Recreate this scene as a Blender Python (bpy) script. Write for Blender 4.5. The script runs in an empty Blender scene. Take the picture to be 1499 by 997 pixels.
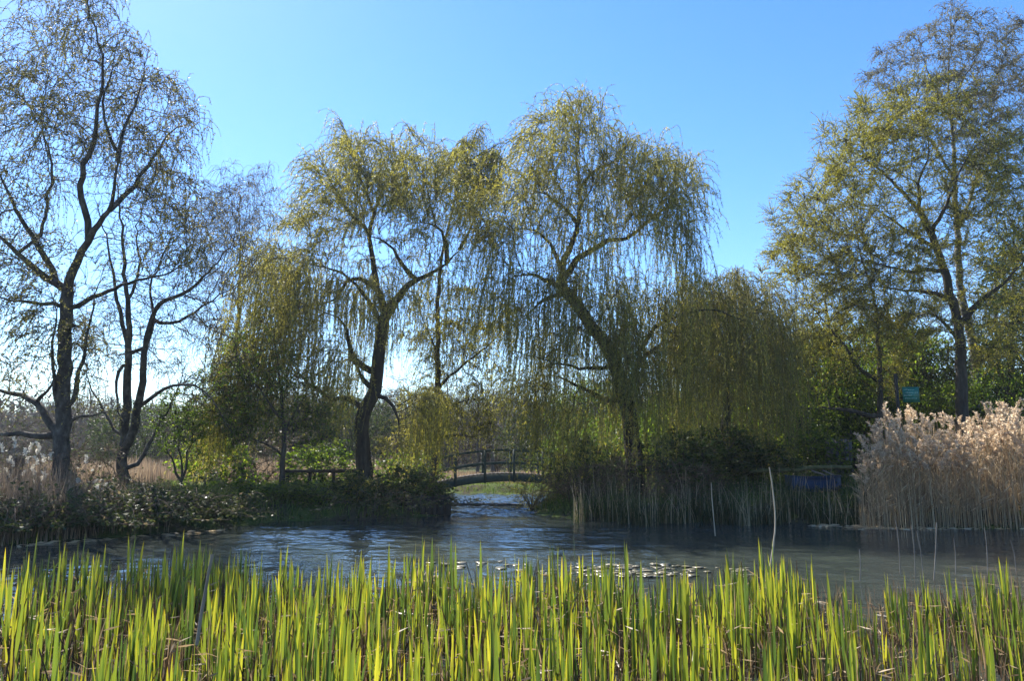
import bpy, math
import numpy as np
from mathutils import Vector, Matrix

rng = np.random.default_rng(11)
PI = math.pi
sc = bpy.context.scene
COL = sc.collection

# ------------------------------------------------------------------ camera
PW, PH, F = 1499.0, 997.0, 1083.0
CAMZ = 1.85
PITCH = math.atan((665 - 498.5) / F)
_c, _s = math.cos(PITCH), math.sin(PITCH)


def ray(px, py):
    u, v = (px - 749.5) / F, (498.5 - py) / F
    return np.array([u, _c - v * _s, _s + v * _c])


def P(px, py, Y):
    """point of the place that stands Y metres out and is seen at (px, py)"""
    d = ray(px, py)
    return d * (Y / d[1]) + np.array([0, 0, CAMZ])


def G(px, py, z=0.0):
    d = ray(px, py)
    return d * ((z - CAMZ) / d[2]) + np.array([0, 0, CAMZ])


cam = bpy.data.cameras.new('camera')
cam.sensor_width = 36
cam.lens = F * 36 / PW
cam.clip_end = 6000
cam.clip_start = 0.1
camo = bpy.data.objects.new('camera', cam)
camo.location = (0, 0, CAMZ)
camo.rotation_euler = (PI / 2 + PITCH, 0, 0)
COL.objects.link(camo)
sc.camera = camo

# ------------------------------------------------------------------ light
SUN_AZ = math.radians(-38)      # from +Y (view direction), negative to the left
SUN_EL = math.radians(47)
w = bpy.data.worlds.new('World')
sc.world = w
w.use_nodes = True
nt = w.node_tree
bg = nt.nodes['Background']
sky = nt.nodes.new('ShaderNodeTexSky')
sky.sky_type = 'NISHITA'
sky.sun_disc = False
sky.sun_elevation = SUN_EL
sky.sun_rotation = SUN_AZ
sky.air_density = 1.0
sky.dust_density = 0.15
sky.ozone_density = 3.0
hs = nt.nodes.new('ShaderNodeHueSaturation')
hs.inputs['Saturation'].default_value = 1.26
hs.inputs['Hue'].default_value = 0.507
nt.links.new(sky.outputs[0], hs.inputs['Color'])
nt.links.new(hs.outputs[0], bg.inputs[0])
bg.inputs[1].default_value = 0.106
sd = bpy.data.lights.new('sun', 'SUN')
sd.energy = 4.8
sd.angle = math.radians(0.5)
sd.color = (1.0, 0.94, 0.84)
so = bpy.data.objects.new('sun', sd)
tosun = Vector((math.sin(SUN_AZ) * math.cos(SUN_EL), math.cos(SUN_AZ) * math.cos(SUN_EL), math.sin(SUN_EL)))
so.rotation_euler = tosun.to_track_quat('Z', 'Y').to_euler()
so.location = (-20, 20, 30)
COL.objects.link(so)
sc.view_settings.view_transform = 'Standard'
sc.view_settings.look = 'None'
sc.view_settings.gamma = 1
sc.view_settings.exposure = 1.4
sc.view_settings.use_curve_mapping = False
sc.cycles.use_denoising = True
sc.cycles.max_bounces = 8
sc.cycles.diffuse_bounces = 3
sc.cycles.glossy_bounces = 3
sc.cycles.transmission_bounces = 4
sc.cycles.sample_clamp_indirect = 6


# ------------------------------------------------------------------ tags
def tag(o, label=None, cat=None, group=None, kind=None):
    if label: o['label'] = label
    if cat: o['category'] = cat
    if group: o['group'] = group
    if kind: o['kind'] = kind
    return o


def empty(name, loc, label, cat, group=None, rz=0.0):
    o = bpy.data.objects.new(name, None)
    o.empty_display_size = 0.2
    o.location = tuple(float(v) for v in loc)
    o.rotation_euler = (0, 0, rz)
    COL.objects.link(o)
    return tag(o, label, cat, group)


def copy_tree(root, loc, rz=0.0, scale=(1, 1, 1), tilt=(0, 0)):
    r = root.copy()
    COL.objects.link(r)
    r.location = tuple(float(v) for v in loc)
    r.rotation_euler = (tilt[0], tilt[1], rz)
    r.scale = scale
    for ch in list(root.children):
        c = ch.copy()
        COL.objects.link(c)
        c.parent = r
        for g in list(ch.children):
            d = g.copy()
            COL.objects.link(d)
            d.parent = c
    return r


# ------------------------------------------------------------------ mesh helpers
def unit(a):
    n = np.linalg.norm(a, axis=-1, keepdims=True)
    return a / np.maximum(n, 1e-9)


class MB:
    """collects vertices, quads and tris plus a per-vertex tint"""

    def __init__(self):
        self.v, self.q, self.t, self.a, self.n = [], [], [], [], 0

    def add(self, v, q=None, t=None, a=0.5):
        v = np.asarray(v, dtype=np.float32).reshape(-1, 3)
        if q is not None and len(q): self.q.append(np.asarray(q, dtype=np.int64).reshape(-1, 4) + self.n)
        if t is not None and len(t): self.t.append(np.asarray(t, dtype=np.int64).reshape(-1, 3) + self.n)
        self.v.append(v)
        a = np.asarray(a, dtype=np.float32)
        self.a.append(np.full(len(v), float(a), np.float32) if a.ndim == 0 else a.reshape(-1))
        self.n += len(v)
        return self

    def merge(self, other, M=None, off=(0, 0, 0)):
        for_v = np.concatenate(other.v)
        if M is not None: for_v = for_v @ np.asarray(M).T
        for_v = for_v + np.asarray(off)
        q = np.concatenate(other.q) if other.q else None
        t = np.concatenate(other.t) if other.t else None
        return self.add(for_v, q, t, np.concatenate(other.a))

    def mesh(self, name, mat, smooth=False):
        me = bpy.data.meshes.new(name)
        if self.n == 0: return me
        V = np.concatenate(self.v).astype(np.float32)
        Q = np.concatenate(self.q) if self.q else np.zeros((0, 4), np.int64)
        T = np.concatenate(self.t) if self.t else np.zeros((0, 3), np.int64)
        me.vertices.add(len(V))
        me.vertices.foreach_set('co', V.ravel())
        nl = Q.size + T.size
        me.loops.add(nl)
        me.loops.foreach_set('vertex_index', np.concatenate([Q.ravel(), T.ravel()]).astype(np.int32))
        npol = len(Q) + len(T)
        me.polygons.add(npol)
        ls = np.concatenate([np.arange(len(Q)) * 4, Q.size + np.arange(len(T)) * 3]).astype(np.int32)
        me.polygons.foreach_set('loop_start', ls)
        if smooth: me.polygons.foreach_set('use_smooth', np.ones(npol, dtype=bool))
        at = me.attributes.new('tint', 'FLOAT', 'POINT')
        at.data.foreach_set('value', np.concatenate(self.a))
        me.materials.append(mat)
        me.update(calc_edges=True)
        return me

    def obj(self, name, mat, parent=None, smooth=False):
        o = bpy.data.objects.new(name, self.mesh(name, mat, smooth))
        COL.objects.link(o)
        if parent is not None: o.parent = parent
        return o


def tubes(mb, paths, k=5, tint=0.5):
    """paths: list of (pts Nx3, radii N). Continuous k-sided tubes, rings shared."""
    paths = [p for p in paths if len(p[0]) >= 2]
    if not paths: return mb
    pts = np.concatenate([p[0] for p in paths])
    rad = np.concatenate([np.broadcast_to(p[1], len(p[0])) for p in paths])
    ln = np.array([len(p[0]) for p in paths])
    pid = np.repeat(np.arange(len(paths)), ln)
    d = np.zeros_like(pts)
    same = pid[1:] == pid[:-1]
    df = unit(pts[1:] - pts[:-1]) * same[:, None]
    d[:-1] += df
    d[1:] += df
    d = unit(d)
    st = np.concatenate([[0], np.cumsum(ln)[:-1]])
    md = unit(pts[st + ln - 1] - pts[st] + 1e-6)
    ref = np.zeros_like(md)
    ref[np.arange(len(md)), np.argmin(np.abs(md), axis=1)] = 1
    ref = ref[pid]
    u = unit(np.cross(d, ref))
    v = np.cross(d, u)
    an = np.arange(k) * 2 * PI / k
    ring = pts[:, None] + rad[:, None, None] * (np.cos(an)[None, :, None] * u[:, None] + np.sin(an)[None, :, None] * v[:, None])
    i = np.nonzero(same)[0]
    j = np.arange(k)
    a = (i[:, None] * k + j[None])
    b = (i[:, None] * k + (j[None] + 1) % k)
    q = np.stack([a, b, b + k, a + k], -1).reshape(-1, 4)
    tn = np.asarray(tint)
    if tn.ndim == 0: ta = float(tn)
    else: ta = np.repeat(tn[pid], k)
    return mb.add(ring.reshape(-1, 3), q, None, ta)


def leaves(mb, pos, dirv, length, width, tint, curl=0.0):
    """one pointed quad per leaf"""
    n = len(pos)
    if n == 0: return mb
    d = unit(dirv)
    r = rng.normal(size=(n, 3))
    s = unit(np.cross(d, r))
    length = np.broadcast_to(length, n)[:, None]
    width = np.broadcast_to(width, n)[:, None]
    nn = np.cross(d, s)
    mid = pos + d * length * 0.45 + nn * width * 0.25
    tip = pos + d * length
    V = np.stack([pos, mid - s * width * .5, tip, mid + s * width * .5], 1)
    q = np.arange(n * 4).reshape(-1, 4)
    return mb.add(V.reshape(-1, 3), q, None, np.repeat(np.broadcast_to(tint, n), 4))


def box(mb, c, half, rz=0.0, tint=0.5, R=None):
    x, y, z = half
    V = np.array([[-x, -y, -z], [x, -y, -z], [x, y, -z], [-x, y, -z], [-x, -y, z], [x, -y, z], [x, y, z], [-x, y, z]])
    if R is None:
        R = np.array([[math.cos(rz), -math.sin(rz), 0], [math.sin(rz), math.cos(rz), 0], [0, 0, 1]])
    V = V @ R.T + np.asarray(c)
    return mb.add(V, [[0, 3, 2, 1], [4, 5, 6, 7], [0, 1, 5, 4], [1, 2, 6, 5], [2, 3, 7, 6], [3, 0, 4, 7]], None, tint)


def catmull(p, step):
    p = np.asarray(p, float)
    if len(p) == 2:
        n = max(2, int(np.linalg.norm(p[1] - p[0]) / step) + 1)
        t = np.linspace(0, 1, n)[:, None]
        return p[0] * (1 - t) + p[1] * t
    q = np.vstack([2 * p[0] - p[1], p, 2 * p[-1] - p[-2]])
    out = []
    for i in range(len(p) - 1):
        a, b, c, d = q[i:i + 4]
        n = max(1, int(round(np.linalg.norm(c - b) / step)))
        t = (np.arange(n) / n)[:, None]
        out.append(0.5 * (2 * b + (c - a) * t + (2 * a - 5 * b + 4 * c - d) * t ** 2 + (3 * b - a - 3 * c + d) * t ** 3))
    out.append(p[-1][None])
    return np.vstack(out)


# ------------------------------------------------------------------ materials
def newmat(name):
    m = bpy.data.materials.new(name)
    m.use_nodes = True
    nt = m.node_tree
    for n in list(nt.nodes): nt.nodes.remove(n)
    out = nt.nodes.new('ShaderNodeOutputMaterial')
    return m, nt, out


def ramp(nt, fac, stops):
    r = nt.nodes.new('ShaderNodeValToRGB')
    e = r.color_ramp.elements
    while len(e) < len(stops): e.new(0.5)
    for el, (p, c) in zip(e, stops):
        el.position = p
        el.color = (*c, 1)
    nt.links.new(fac, r.inputs[0])
    return r.outputs[0]


def noise(nt, scale, detail=4, vec=None, rough=0.55):
    n = nt.nodes.new('ShaderNodeTexNoise')
    n.inputs['Scale'].default_value = scale
    n.inputs['Detail'].default_value = detail
    n.inputs['Roughness'].default_value = rough
    if vec is not None: nt.links.new(vec, n.inputs['Vector'])
    return n.outputs['Fac']


def wpos(nt, scale=(1, 1, 1)):
    g = nt.nodes.new('ShaderNodeNewGeometry')
    m = nt.nodes.new('ShaderNodeMapping')
    m.inputs['Scale'].default_value = scale
    nt.links.new(g.outputs['Position'], m.inputs['Vector'])
    return m.outputs[0]


def leaf_mat(name, stops, trans=0.5, rough=0.45, clump=0.35, spec=0.35):
    """thin leaf: diffuse + translucent + a little gloss, colour by leaf tint and a clump noise"""
    m, nt, out = newmat(name)
    at = nt.nodes.new('ShaderNodeAttribute')
    at.attribute_name = 'tint'
    nz = noise(nt, 0.55, 2, wpos(nt))
    mx = nt.nodes.new('ShaderNodeMath'); mx.operation = 'MULTIPLY_ADD'
    nt.links.new(nz, mx.inputs[0]); mx.inputs[1].default_value = clump * 2; mx.inputs[2].default_value = -clump
    ad = nt.nodes.new('ShaderNodeMath'); ad.operation = 'ADD'; ad.use_clamp = True
    nt.links.new(at.outputs['Fac'], ad.inputs[0]); nt.links.new(mx.outputs[0], ad.inputs[1])
    col = ramp(nt, ad.outputs[0], stops)
    pb = nt.nodes.new('ShaderNodeBsdfPrincipled')
    pb.inputs['Roughness'].default_value = rough
    pb.inputs['Specular IOR Level'].default_value = spec
    nt.links.new(col, pb.inputs['Base Color'])
    tr = nt.nodes.new('ShaderNodeBsdfTranslucent')
    hs = nt.nodes.new('ShaderNodeHueSaturation')
    hs.inputs['Saturation'].default_value = 1.05
    hs.inputs['Value'].default_value = 1.25
    nt.links.new(col, hs.inputs['Color'])
    nt.links.new(hs.outputs[0], tr.inputs['Color'])
    mix = nt.nodes.new('ShaderNodeMixShader')
    mix.inputs[0].default_value = trans
    nt.links.new(pb.outputs[0], mix.inputs[1]); nt.links.new(tr.outputs[0], mix.inputs[2])
    nt.links.new(mix.outputs[0], out.inputs[0])
    return m


def bark_mat(name, stops, scale=6, stretch=0.25, bump=0.6, rough=0.85):
    m, nt, out = newmat(name)
    v = wpos(nt, (1, 1, stretch))
    f = noise(nt, scale, 6, v, 0.65)
    col = ramp(nt, f, stops)
    pb = nt.nodes.new('ShaderNodeBsdfPrincipled')
    pb.inputs['Roughness'].default_value = rough
    pb.inputs['Specular IOR Level'].default_value = 0.2
    nt.links.new(col, pb.inputs['Base Color'])
    bp = nt.nodes.new('ShaderNodeBump')
    bp.inputs['Strength'].default_value = bump
    bp.inputs['Distance'].default_value = 0.04
    nt.links.new(noise(nt, scale * 3, 5, v), bp.inputs['Height'])
    nt.links.new(bp.outputs[0], pb.inputs['Normal'])
    nt.links.new(pb.outputs[0], out.inputs[0])
    return m


M = {}
M['bark'] = bark_mat('dark_bark', [(0.3, (.022, .018, .014)), (0.5, (.05, .043, .034)), (0.7, (.09, .082, .066))])
M['bark_willow'] = bark_mat('willow_bark', [(0.3, (.013, .011, .009)), (0.5, (.03, .026, .02)), (0.72, (.06, .055, .04))], 8)
M['bark_birch'] = bark_mat('birch_bark', [(0.36, (.02, .018, .016)), (0.5, (.10, .095, .085)), (0.58, (.36, .35, .32)), (0.8, (.55, .54, .5))], 3.5, 1.6)
M['bark_alder'] = bark_mat('old_birch_bark', [(0.35, (.025, .022, .02)), (0.52, (.06, .054, .046)), (0.66, (.11, .105, .09)), (0.76, (.26, .25, .23))], 5, .7)
M['twig'] = bark_mat('twig_bark', [(0.3, (.03, .026, .018)), (0.7, (.072, .062, .042))], 5)
M['twig_willow'] = bark_mat('willow_twig_bark', [(0.3, (.10, .092, .035)), (0.7, (.20, .18, .06))], 5)
M['wood'] = bark_mat('far_wood_bark', [(0.3, (.045, .04, .038)), (0.7, (.095, .085, .075))], 3)
M['twig_grey'] = bark_mat('grey_twig_bark', [(0.3, (.07, .062, .055)), (0.7, (.15, .135, .12))], 3)
M['cane'] = bark_mat('bramble_cane', [(0.3, (.06, .04, .028)), (0.7, (.18, .13, .085))], 7)
M['leaf_willow'] = leaf_mat('willow_leaf', [(0.0, (.095, .10, .026)), (0.4, (.225, .22, .043)), (0.75, (.38, .34, .055)), (1, (.48, .42, .085))], .55)
M['leaf_birch'] = leaf_mat('birch_leaf', [(0.0, (.10, .10, .026)), (0.5, (.19, .175, .045)), (1, (.29, .25, .065))], .45)
M['leaf_oak'] = leaf_mat('oak_leaf', [(0.0, (.11, .115, .022)), (0.45, (.23, .225, .036)), (0.75, (.35, .325, .045)), (1, (.44, .40, .055))], .5)
M['leaf_pale'] = leaf_mat('pale_birch_leaf', [(0.0, (.09, .085, .035)), (0.5, (.16, .15, .06)), (1, (.25, .22, .09))], .5)
M['leaf_green'] = leaf_mat('fresh_leaf', [(0.0, (.04, .075, .010)), (0.5, (.11, .175, .018)), (0.85, (.22, .30, .03)), (1, (.31, .37, .05))], .6)
M['leaf_dark'] = leaf_mat('evergreen_leaf', [(0.0, (.02, .036, .009)), (0.55, (.05, .078, .017)), (1, (.11, .145, .03))], .4, .5, spec=.15)
M['leaf_bramble'] = leaf_mat('bramble_leaf', [(0.0, (.03, .045, .014)), (0.55, (.075, .092, .028)), (0.8, (.16, .15, .06)), (1, (.3, .22, .12))], .38, .45, spec=.2)
M['leaf_pond'] = leaf_mat('lily_leaf', [(0, (.08, .08, .05)), (1, (.30, .27, .2))], .1, .3, spec=.8)
M['sedge'] = leaf_mat('sedge_leaf', [(0.0, (.02, .035, .010)), (0.4, (.05, .07, .02)), (0.6, (.2, .17, .09)), (1, (.46, .37, .24))], .4, clump=.3)
M['grass'] = leaf_mat('grass_leaf', [(0.0, (.04, .075, .01)), (0.6, (.10, .16, .02)), (1, (.2, .24, .05))], .45)
M['reed'] = leaf_mat('reed_straw', [(0.0, (.12, .08, .045)), (0.45, (.37, .275, .165)), (1, (.64, .51, .33))], .35, .5, clump=.15)
M['reed_brown'] = leaf_mat('brown_reed_straw', [(0.0, (.10, .07, .05)), (0.5, (.25, .18, .12)), (1, (.42, .32, .2))], .35, .5, clump=.15)
M['plume'] = leaf_mat('reed_plume', [(0.0, (.38, .28, .18)), (0.5, (.60, .475, .335)), (1, (.80, .69, .53))], .6, .7, clump=.12)
M['plume_white'] = leaf_mat('bulrush_fluff', [(0.0, (.55, .50, .42)), (1, (.8, .76, .66))], .45, .7, clump=.1)
M['withered'] = leaf_mat('withered_leaf', [(0.0, (.05, .032, .022)), (0.5, (.15, .10, .06)), (1, (.40, .29, .16))], .4, clump=.15)


def iris_mat():
    """tint = along-blade position (0 base .. 1 tip) + 2*random, gloss for grey sky glints"""
    m, nt, out = newmat('iris_blade')
    at = nt.nodes.new('ShaderNodeAttribute'); at.attribute_name = 'tint'
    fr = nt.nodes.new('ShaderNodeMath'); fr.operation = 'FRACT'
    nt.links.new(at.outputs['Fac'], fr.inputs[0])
    fl = nt.nodes.new('ShaderNodeMath'); fl.operation = 'FLOOR'
    nt.links.new(at.outputs['Fac'], fl.inputs[0])
    dv = nt.nodes.new('ShaderNodeMath'); dv.operation = 'DIVIDE'; dv.inputs[1].default_value = 10
    nt.links.new(fl.outputs[0], dv.inputs[0])
    c1 = ramp(nt, dv.outputs[0], [(0, (.05, .095, .028)), (0.3, (.14, .19, .032)), (.6, (.30, .325, .04)), (1, (.50, .46, .06))])
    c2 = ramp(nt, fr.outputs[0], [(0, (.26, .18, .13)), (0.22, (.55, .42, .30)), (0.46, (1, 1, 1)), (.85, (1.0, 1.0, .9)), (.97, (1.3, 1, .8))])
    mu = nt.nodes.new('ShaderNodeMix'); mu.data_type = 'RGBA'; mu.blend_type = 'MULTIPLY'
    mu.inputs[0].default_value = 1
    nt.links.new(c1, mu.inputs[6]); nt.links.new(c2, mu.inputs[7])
    # streaks along the blade
    st = noise(nt, 60, 2, wpos(nt, (1, 1, .03)))
    sr = ramp(nt, st, [(.3, (.75, .78, .7)), (.7, (1.1, 1.08, 1.05))])
    m2 = nt.nodes.new('ShaderNodeMix'); m2.data_type = 'RGBA'; m2.blend_type = 'MULTIPLY'
    m2.inputs[0].default_value = 1
    nt.links.new(mu.outputs[2], m2.inputs[6]); nt.links.new(sr, m2.inputs[7])
    col = m2.outputs[2]
    pb = nt.nodes.new('ShaderNodeBsdfPrincipled')
    pb.inputs['Roughness'].default_value = 0.38
    pb.inputs['Specular IOR Level'].default_value = 0.5
    nt.links.new(col, pb.inputs['Base Color'])
    tr = nt.nodes.new('ShaderNodeBsdfTranslucent')
    hs = nt.nodes.new('ShaderNodeHueSaturation')
    hs.inputs['Saturation'].default_value = 1.05; hs.inputs['Value'].default_value = 1.3
    nt.links.new(col, hs.inputs['Color']); nt.links.new(hs.outputs[0], tr.inputs['Color'])
    mix = nt.nodes.new('ShaderNodeMixShader'); mix.inputs[0].default_value = .5
    nt.links.new(pb.outputs[0], mix.inputs[1]); nt.links.new(tr.outputs[0], mix.inputs[2])
    nt.links.new(mix.outputs[0], out.inputs[0])
    return m


M['iris'] = iris_mat()


def plain_mat(name, c0, c1, scale=8, rough=.7, bump=.3, spec=.3, stretch=(1, 1, 1)):
    m, nt, out = newmat(name)
    f = noise(nt, scale, 6, wpos(nt, stretch), .65)
    pb = nt.nodes.new('ShaderNodeBsdfPrincipled')
    pb.inputs['Roughness'].default_value = rough
    pb.inputs['Specular IOR Level'].default_value = spec
    nt.links.new(ramp(nt, f, [(.3, c0), (.7, c1)]), pb.inputs['Base Color'])
    bp = nt.nodes.new('ShaderNodeBump'); bp.inputs['Strength'].default_value = bump; bp.inputs['Distance'].default_value = .01
    nt.links.new(f, bp.inputs['Height']); nt.links.new(bp.outputs[0], pb.inputs['Normal'])
    nt.links.new(pb.outputs[0], out.inputs[0])
    return m


M['bridge'] = plain_mat('bridge_paint', (.03, .055, .056), (.065, .105, .105), 9, .6)
M['deck'] = plain_mat('bridge_deck_wood', (.05, .045, .04), (.11, .10, .085), 6, .8)
M['oldwood'] = plain_mat('weathered_wood', (.05, .045, .04), (.15, .135, .115), 7, .85, stretch=(1, 1, .2))
M['darkwood'] = plain_mat('dark_wet_wood', (.015, .014, .013), (.04, .036, .03), 7, .7)
M['blue'] = plain_mat('blue_boat_paint', (.004, .02, .05), (.010, .042, .09), 5, .45)
M['moss'] = plain_mat('mossy_wood', (.05, .06, .02), (.16, .15, .06), 6, .9, .8)
M['sign'] = plain_mat('green_sign_paint', (.004, .10, .075), (.01, .16, .115), 6, .4)
M['sign_text'] = plain_mat('pale_lettering', (.25, .45, .38), (.35, .55, .47), 6, .5)
M['stalk'] = plain_mat('bleached_stalk', (.30, .24, .17), (.52, .44, .32), 9, .6, stretch=(1, 1, .3))
M['stick'] = plain_mat('grey_stick', (.12, .10, .085), (.28, .245, .2), 9, .7, stretch=(1, 1, .3))


# ground
def ground_mat():
    m, nt, out = newmat('earth_and_grass')
    f = noise(nt, .6, 8, wpos(nt), .65)
    c = ramp(nt, f, [(.3, (.035, .028, .02)), (.47, (.06, .055, .03)), (.55, (.06, .085, .02)), (.75, (.10, .14, .03))])
    pb = nt.nodes.new('ShaderNodeBsdfPrincipled')
    pb.inputs['Roughness'].default_value = .95
    pb.inputs['Specular IOR Level'].default_value = .1
    nt.links.new(c, pb.inputs['Base Color'])
    bp = nt.nodes.new('ShaderNodeBump'); bp.inputs['Strength'].default_value = .8; bp.inputs['Distance'].default_value = .06
    nt.links.new(noise(nt, 9, 6, wpos(nt)), bp.inputs['Height']); nt.links.new(bp.outputs[0], pb.inputs['Normal'])
    nt.links.new(pb.outputs[0], out.inputs[0])
    return m


def water_mat():
    m, nt, out = newmat('pond_water')
    pb = nt.nodes.new('ShaderNodeBsdfPrincipled')
    pb.inputs['Base Color'].default_value = (.034, .042, .037, 1)
    pb.inputs['Roughness'].default_value = .085
    pb.inputs['IOR'].default_value = 1.333
    b1 = nt.nodes.new('ShaderNodeBump'); b1.inputs['Strength'].default_value = 1; b1.inputs['Distance'].default_value = .035
    gust = ramp(nt, noise(nt, .28, 2, wpos(nt, (.6, 1.3, 1))), [(.36, (.3,) * 3), (.6, (1,) * 3)])
    n1 = noise(nt, 2.0, 3, wpos(nt, (1.1, 1, 1)), .55)
    n2 = noise(nt, 10, 2, wpos(nt, (1.2, 1, 1)), .5)
    a = nt.nodes.new('ShaderNodeMath'); a.operation = 'MULTIPLY_ADD'; a.inputs[1].default_value = .28
    nt.links.new(n2, a.inputs[0]); nt.links.new(n1, a.inputs[2])
    mu = nt.nodes.new('ShaderNodeMath'); mu.operation = 'MULTIPLY'
    nt.links.new(a.outputs[0], mu.inputs[0]); nt.links.new(gust, mu.inputs[1])
    nt.links.new(mu.outputs[0], b1.inputs['Height'])
    nt.links.new(b1.outputs[0], pb.inputs['Normal'])
    nt.links.new(pb.outputs[0], out.inputs[0])
    return m


M['ground'] = ground_mat()
M['water'] = water_mat()

# ------------------------------------------------------------------ terrain
def g2(px, py): return tuple(G(px, py)[:2])


POND = [(-70, 2.4), (70, 2.4), (70, 17.5), (24, 18.2), g2(1499, 775), g2(1400, 774), g2(1300, 773), g2(1250, 768), g2(1100, 766),
        g2(1000, 765), g2(900, 764), g2(850, 761), g2(800, 754), g2(772, 748), (1.0, 26.5), (1.3, 29.5), (3.2, 33), (2.5, 35.2),
        (-3, 35.4), (-7, 34.5), (-5.5, 31), (-3, 28), (-2.3, 25), g2(659, 754), g2(600, 758), g2(520, 762), g2(440, 763),
        g2(380, 766), g2(338, 773), g2(250, 780), g2(150, 788), g2(60, 794), g2(0, 799), (-24, 13.8), (-70, 12.5)]
POND = np.array(POND)


def pond_sd(x, y):
    """signed distance to the pond outline, positive on land"""
    p = np.stack([x, y], -1)
    best = np.full(x.shape, 1e9)
    ins = np.zeros(x.shape, bool)
    n = len(POND)
    for i in range(n):
        a, b = POND[i], POND[(i + 1) % n]
        e = b - a
        wv = p - a
        t = np.clip((wv @ e) / (e @ e), 0, 1)
        dd = wv - t[..., None] * e
        best = np.minimum(best, (dd ** 2).sum(-1))
        c = ((a[1] > p[..., 1]) != (b[1] > p[..., 1]))
        xi = a[0] + (p[..., 1] - a[1]) / (e[1] if e[1] else 1e-9) * e[0]
        ins ^= c & (p[..., 0] < xi)
    d = np.sqrt(best)
    return np.where(ins, -d, d)


def sstep(a, b, x):
    t = np.clip((x - a) / (b - a), 0, 1)
    return t * t * (3 - 2 * t)


def ground_z(x, y):
    x = np.asarray(x, float); y = np.asarray(y, float)
    d = pond_sd(x, y)
    wob = .07 * np.sin(x * 1.7 + y * .6) + .05 * np.sin(x * .6 - y * 1.9 + 1) + .03 * np.sin(x * 4.1 + y * 3.3)
    z = .38 * sstep(0, .9, d) + wob * sstep(.3, 2, d)
    right = sstep(2.5, 6, x) * sstep(20.5, 25, y)
    z = z + .55 * right * sstep(.5, 4, d)
    return np.where(d > 0, z, -.7 * sstep(0, 2.0, -d))


xs = np.concatenate([[-4000, -1200, -400, -160, -90], np.arange(-60, -16, 1.5), np.arange(-16, 16, .4), np.arange(16, 61, 1.5), [90, 160, 400, 1200, 4000]])
ys = np.concatenate([[-600, -120, -30, -10], np.arange(-4, 13, .8), np.arange(13, 37, .35), np.arange(37, 62, 1.5), [75, 100, 160, 300, 700, 1800, 5000]])
gx, gy = np.meshgrid(xs, ys)
gz = ground_z(gx, gy)
mb = MB()
nx, ny = len(xs), len(ys)
idx = np.arange(nx * ny).reshape(ny, nx)
mb.add(np.stack([gx, gy, gz], -1).reshape(-1, 3),
       np.stack([idx[:-1, :-1], idx[:-1, 1:], idx[1:, 1:], idx[1:, :-1]], -1).reshape(-1, 4))
tag(mb.obj('ground', M['ground'], smooth=True), 'earth and grass banks around the pond', 'ground', kind='structure')
wx = np.concatenate([np.linspace(-69, -17, 60), np.arange(-16.9, 17, .062), np.linspace(17.1, 69, 60)])
wy = np.concatenate([np.arange(1.5, 10, .1), np.arange(10, 24.5, .05), np.arange(24.5, 36.6, .09)])
qx, qy = np.meshgrid(wx, wy)
wh = np.zeros_like(qx); gust = np.zeros_like(qx)
for k in range(9):
    a_ = rng.uniform(0, 6.28); kk = rng.uniform(.25, 1.1)
    gust += np.sin(kk * (qx * math.cos(a_) * .6 + qy * math.sin(a_) * 1.4) + rng.uniform(0, 6.28)) / 3
gust = .35 + .65 * sstep(-.7, .8, gust)
gust *= (.45 + .55 * sstep(9.5, 13, qy)) * (1 + 2.2 * sstep(22.0, 25.0, qy)) * (1 - .45 * sstep(4, 8, qx))
for k in range(56):
    lam = rng.uniform(.15, .5) if k < 44 else rng.uniform(.6, 1.5)
    a_ = rng.normal() * .75 - 1.9
    kk = 2 * PI / lam
    wh += (.016 / kk) * np.sin(kk * (qx * math.cos(a_) + qy * math.sin(a_)) + rng.uniform(0, 6.28))
wh *= gust
wh *= sstep(17, 15, np.abs(qx))
mb = MB()
mx_, my_ = len(wx), len(wy)
idx = np.arange(mx_ * my_).reshape(my_, mx_)
mb.add(np.stack([qx, qy, wh], -1).reshape(-1, 3), np.stack([idx[:-1, :-1], idx[:-1, 1:], idx[1:, 1:], idx[1:, :-1]], -1).reshape(-1, 4))
tag(mb.obj('water', M['water'], smooth=True), 'rippled grey-blue pond water with sky glints', 'water', kind='structure')


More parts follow.
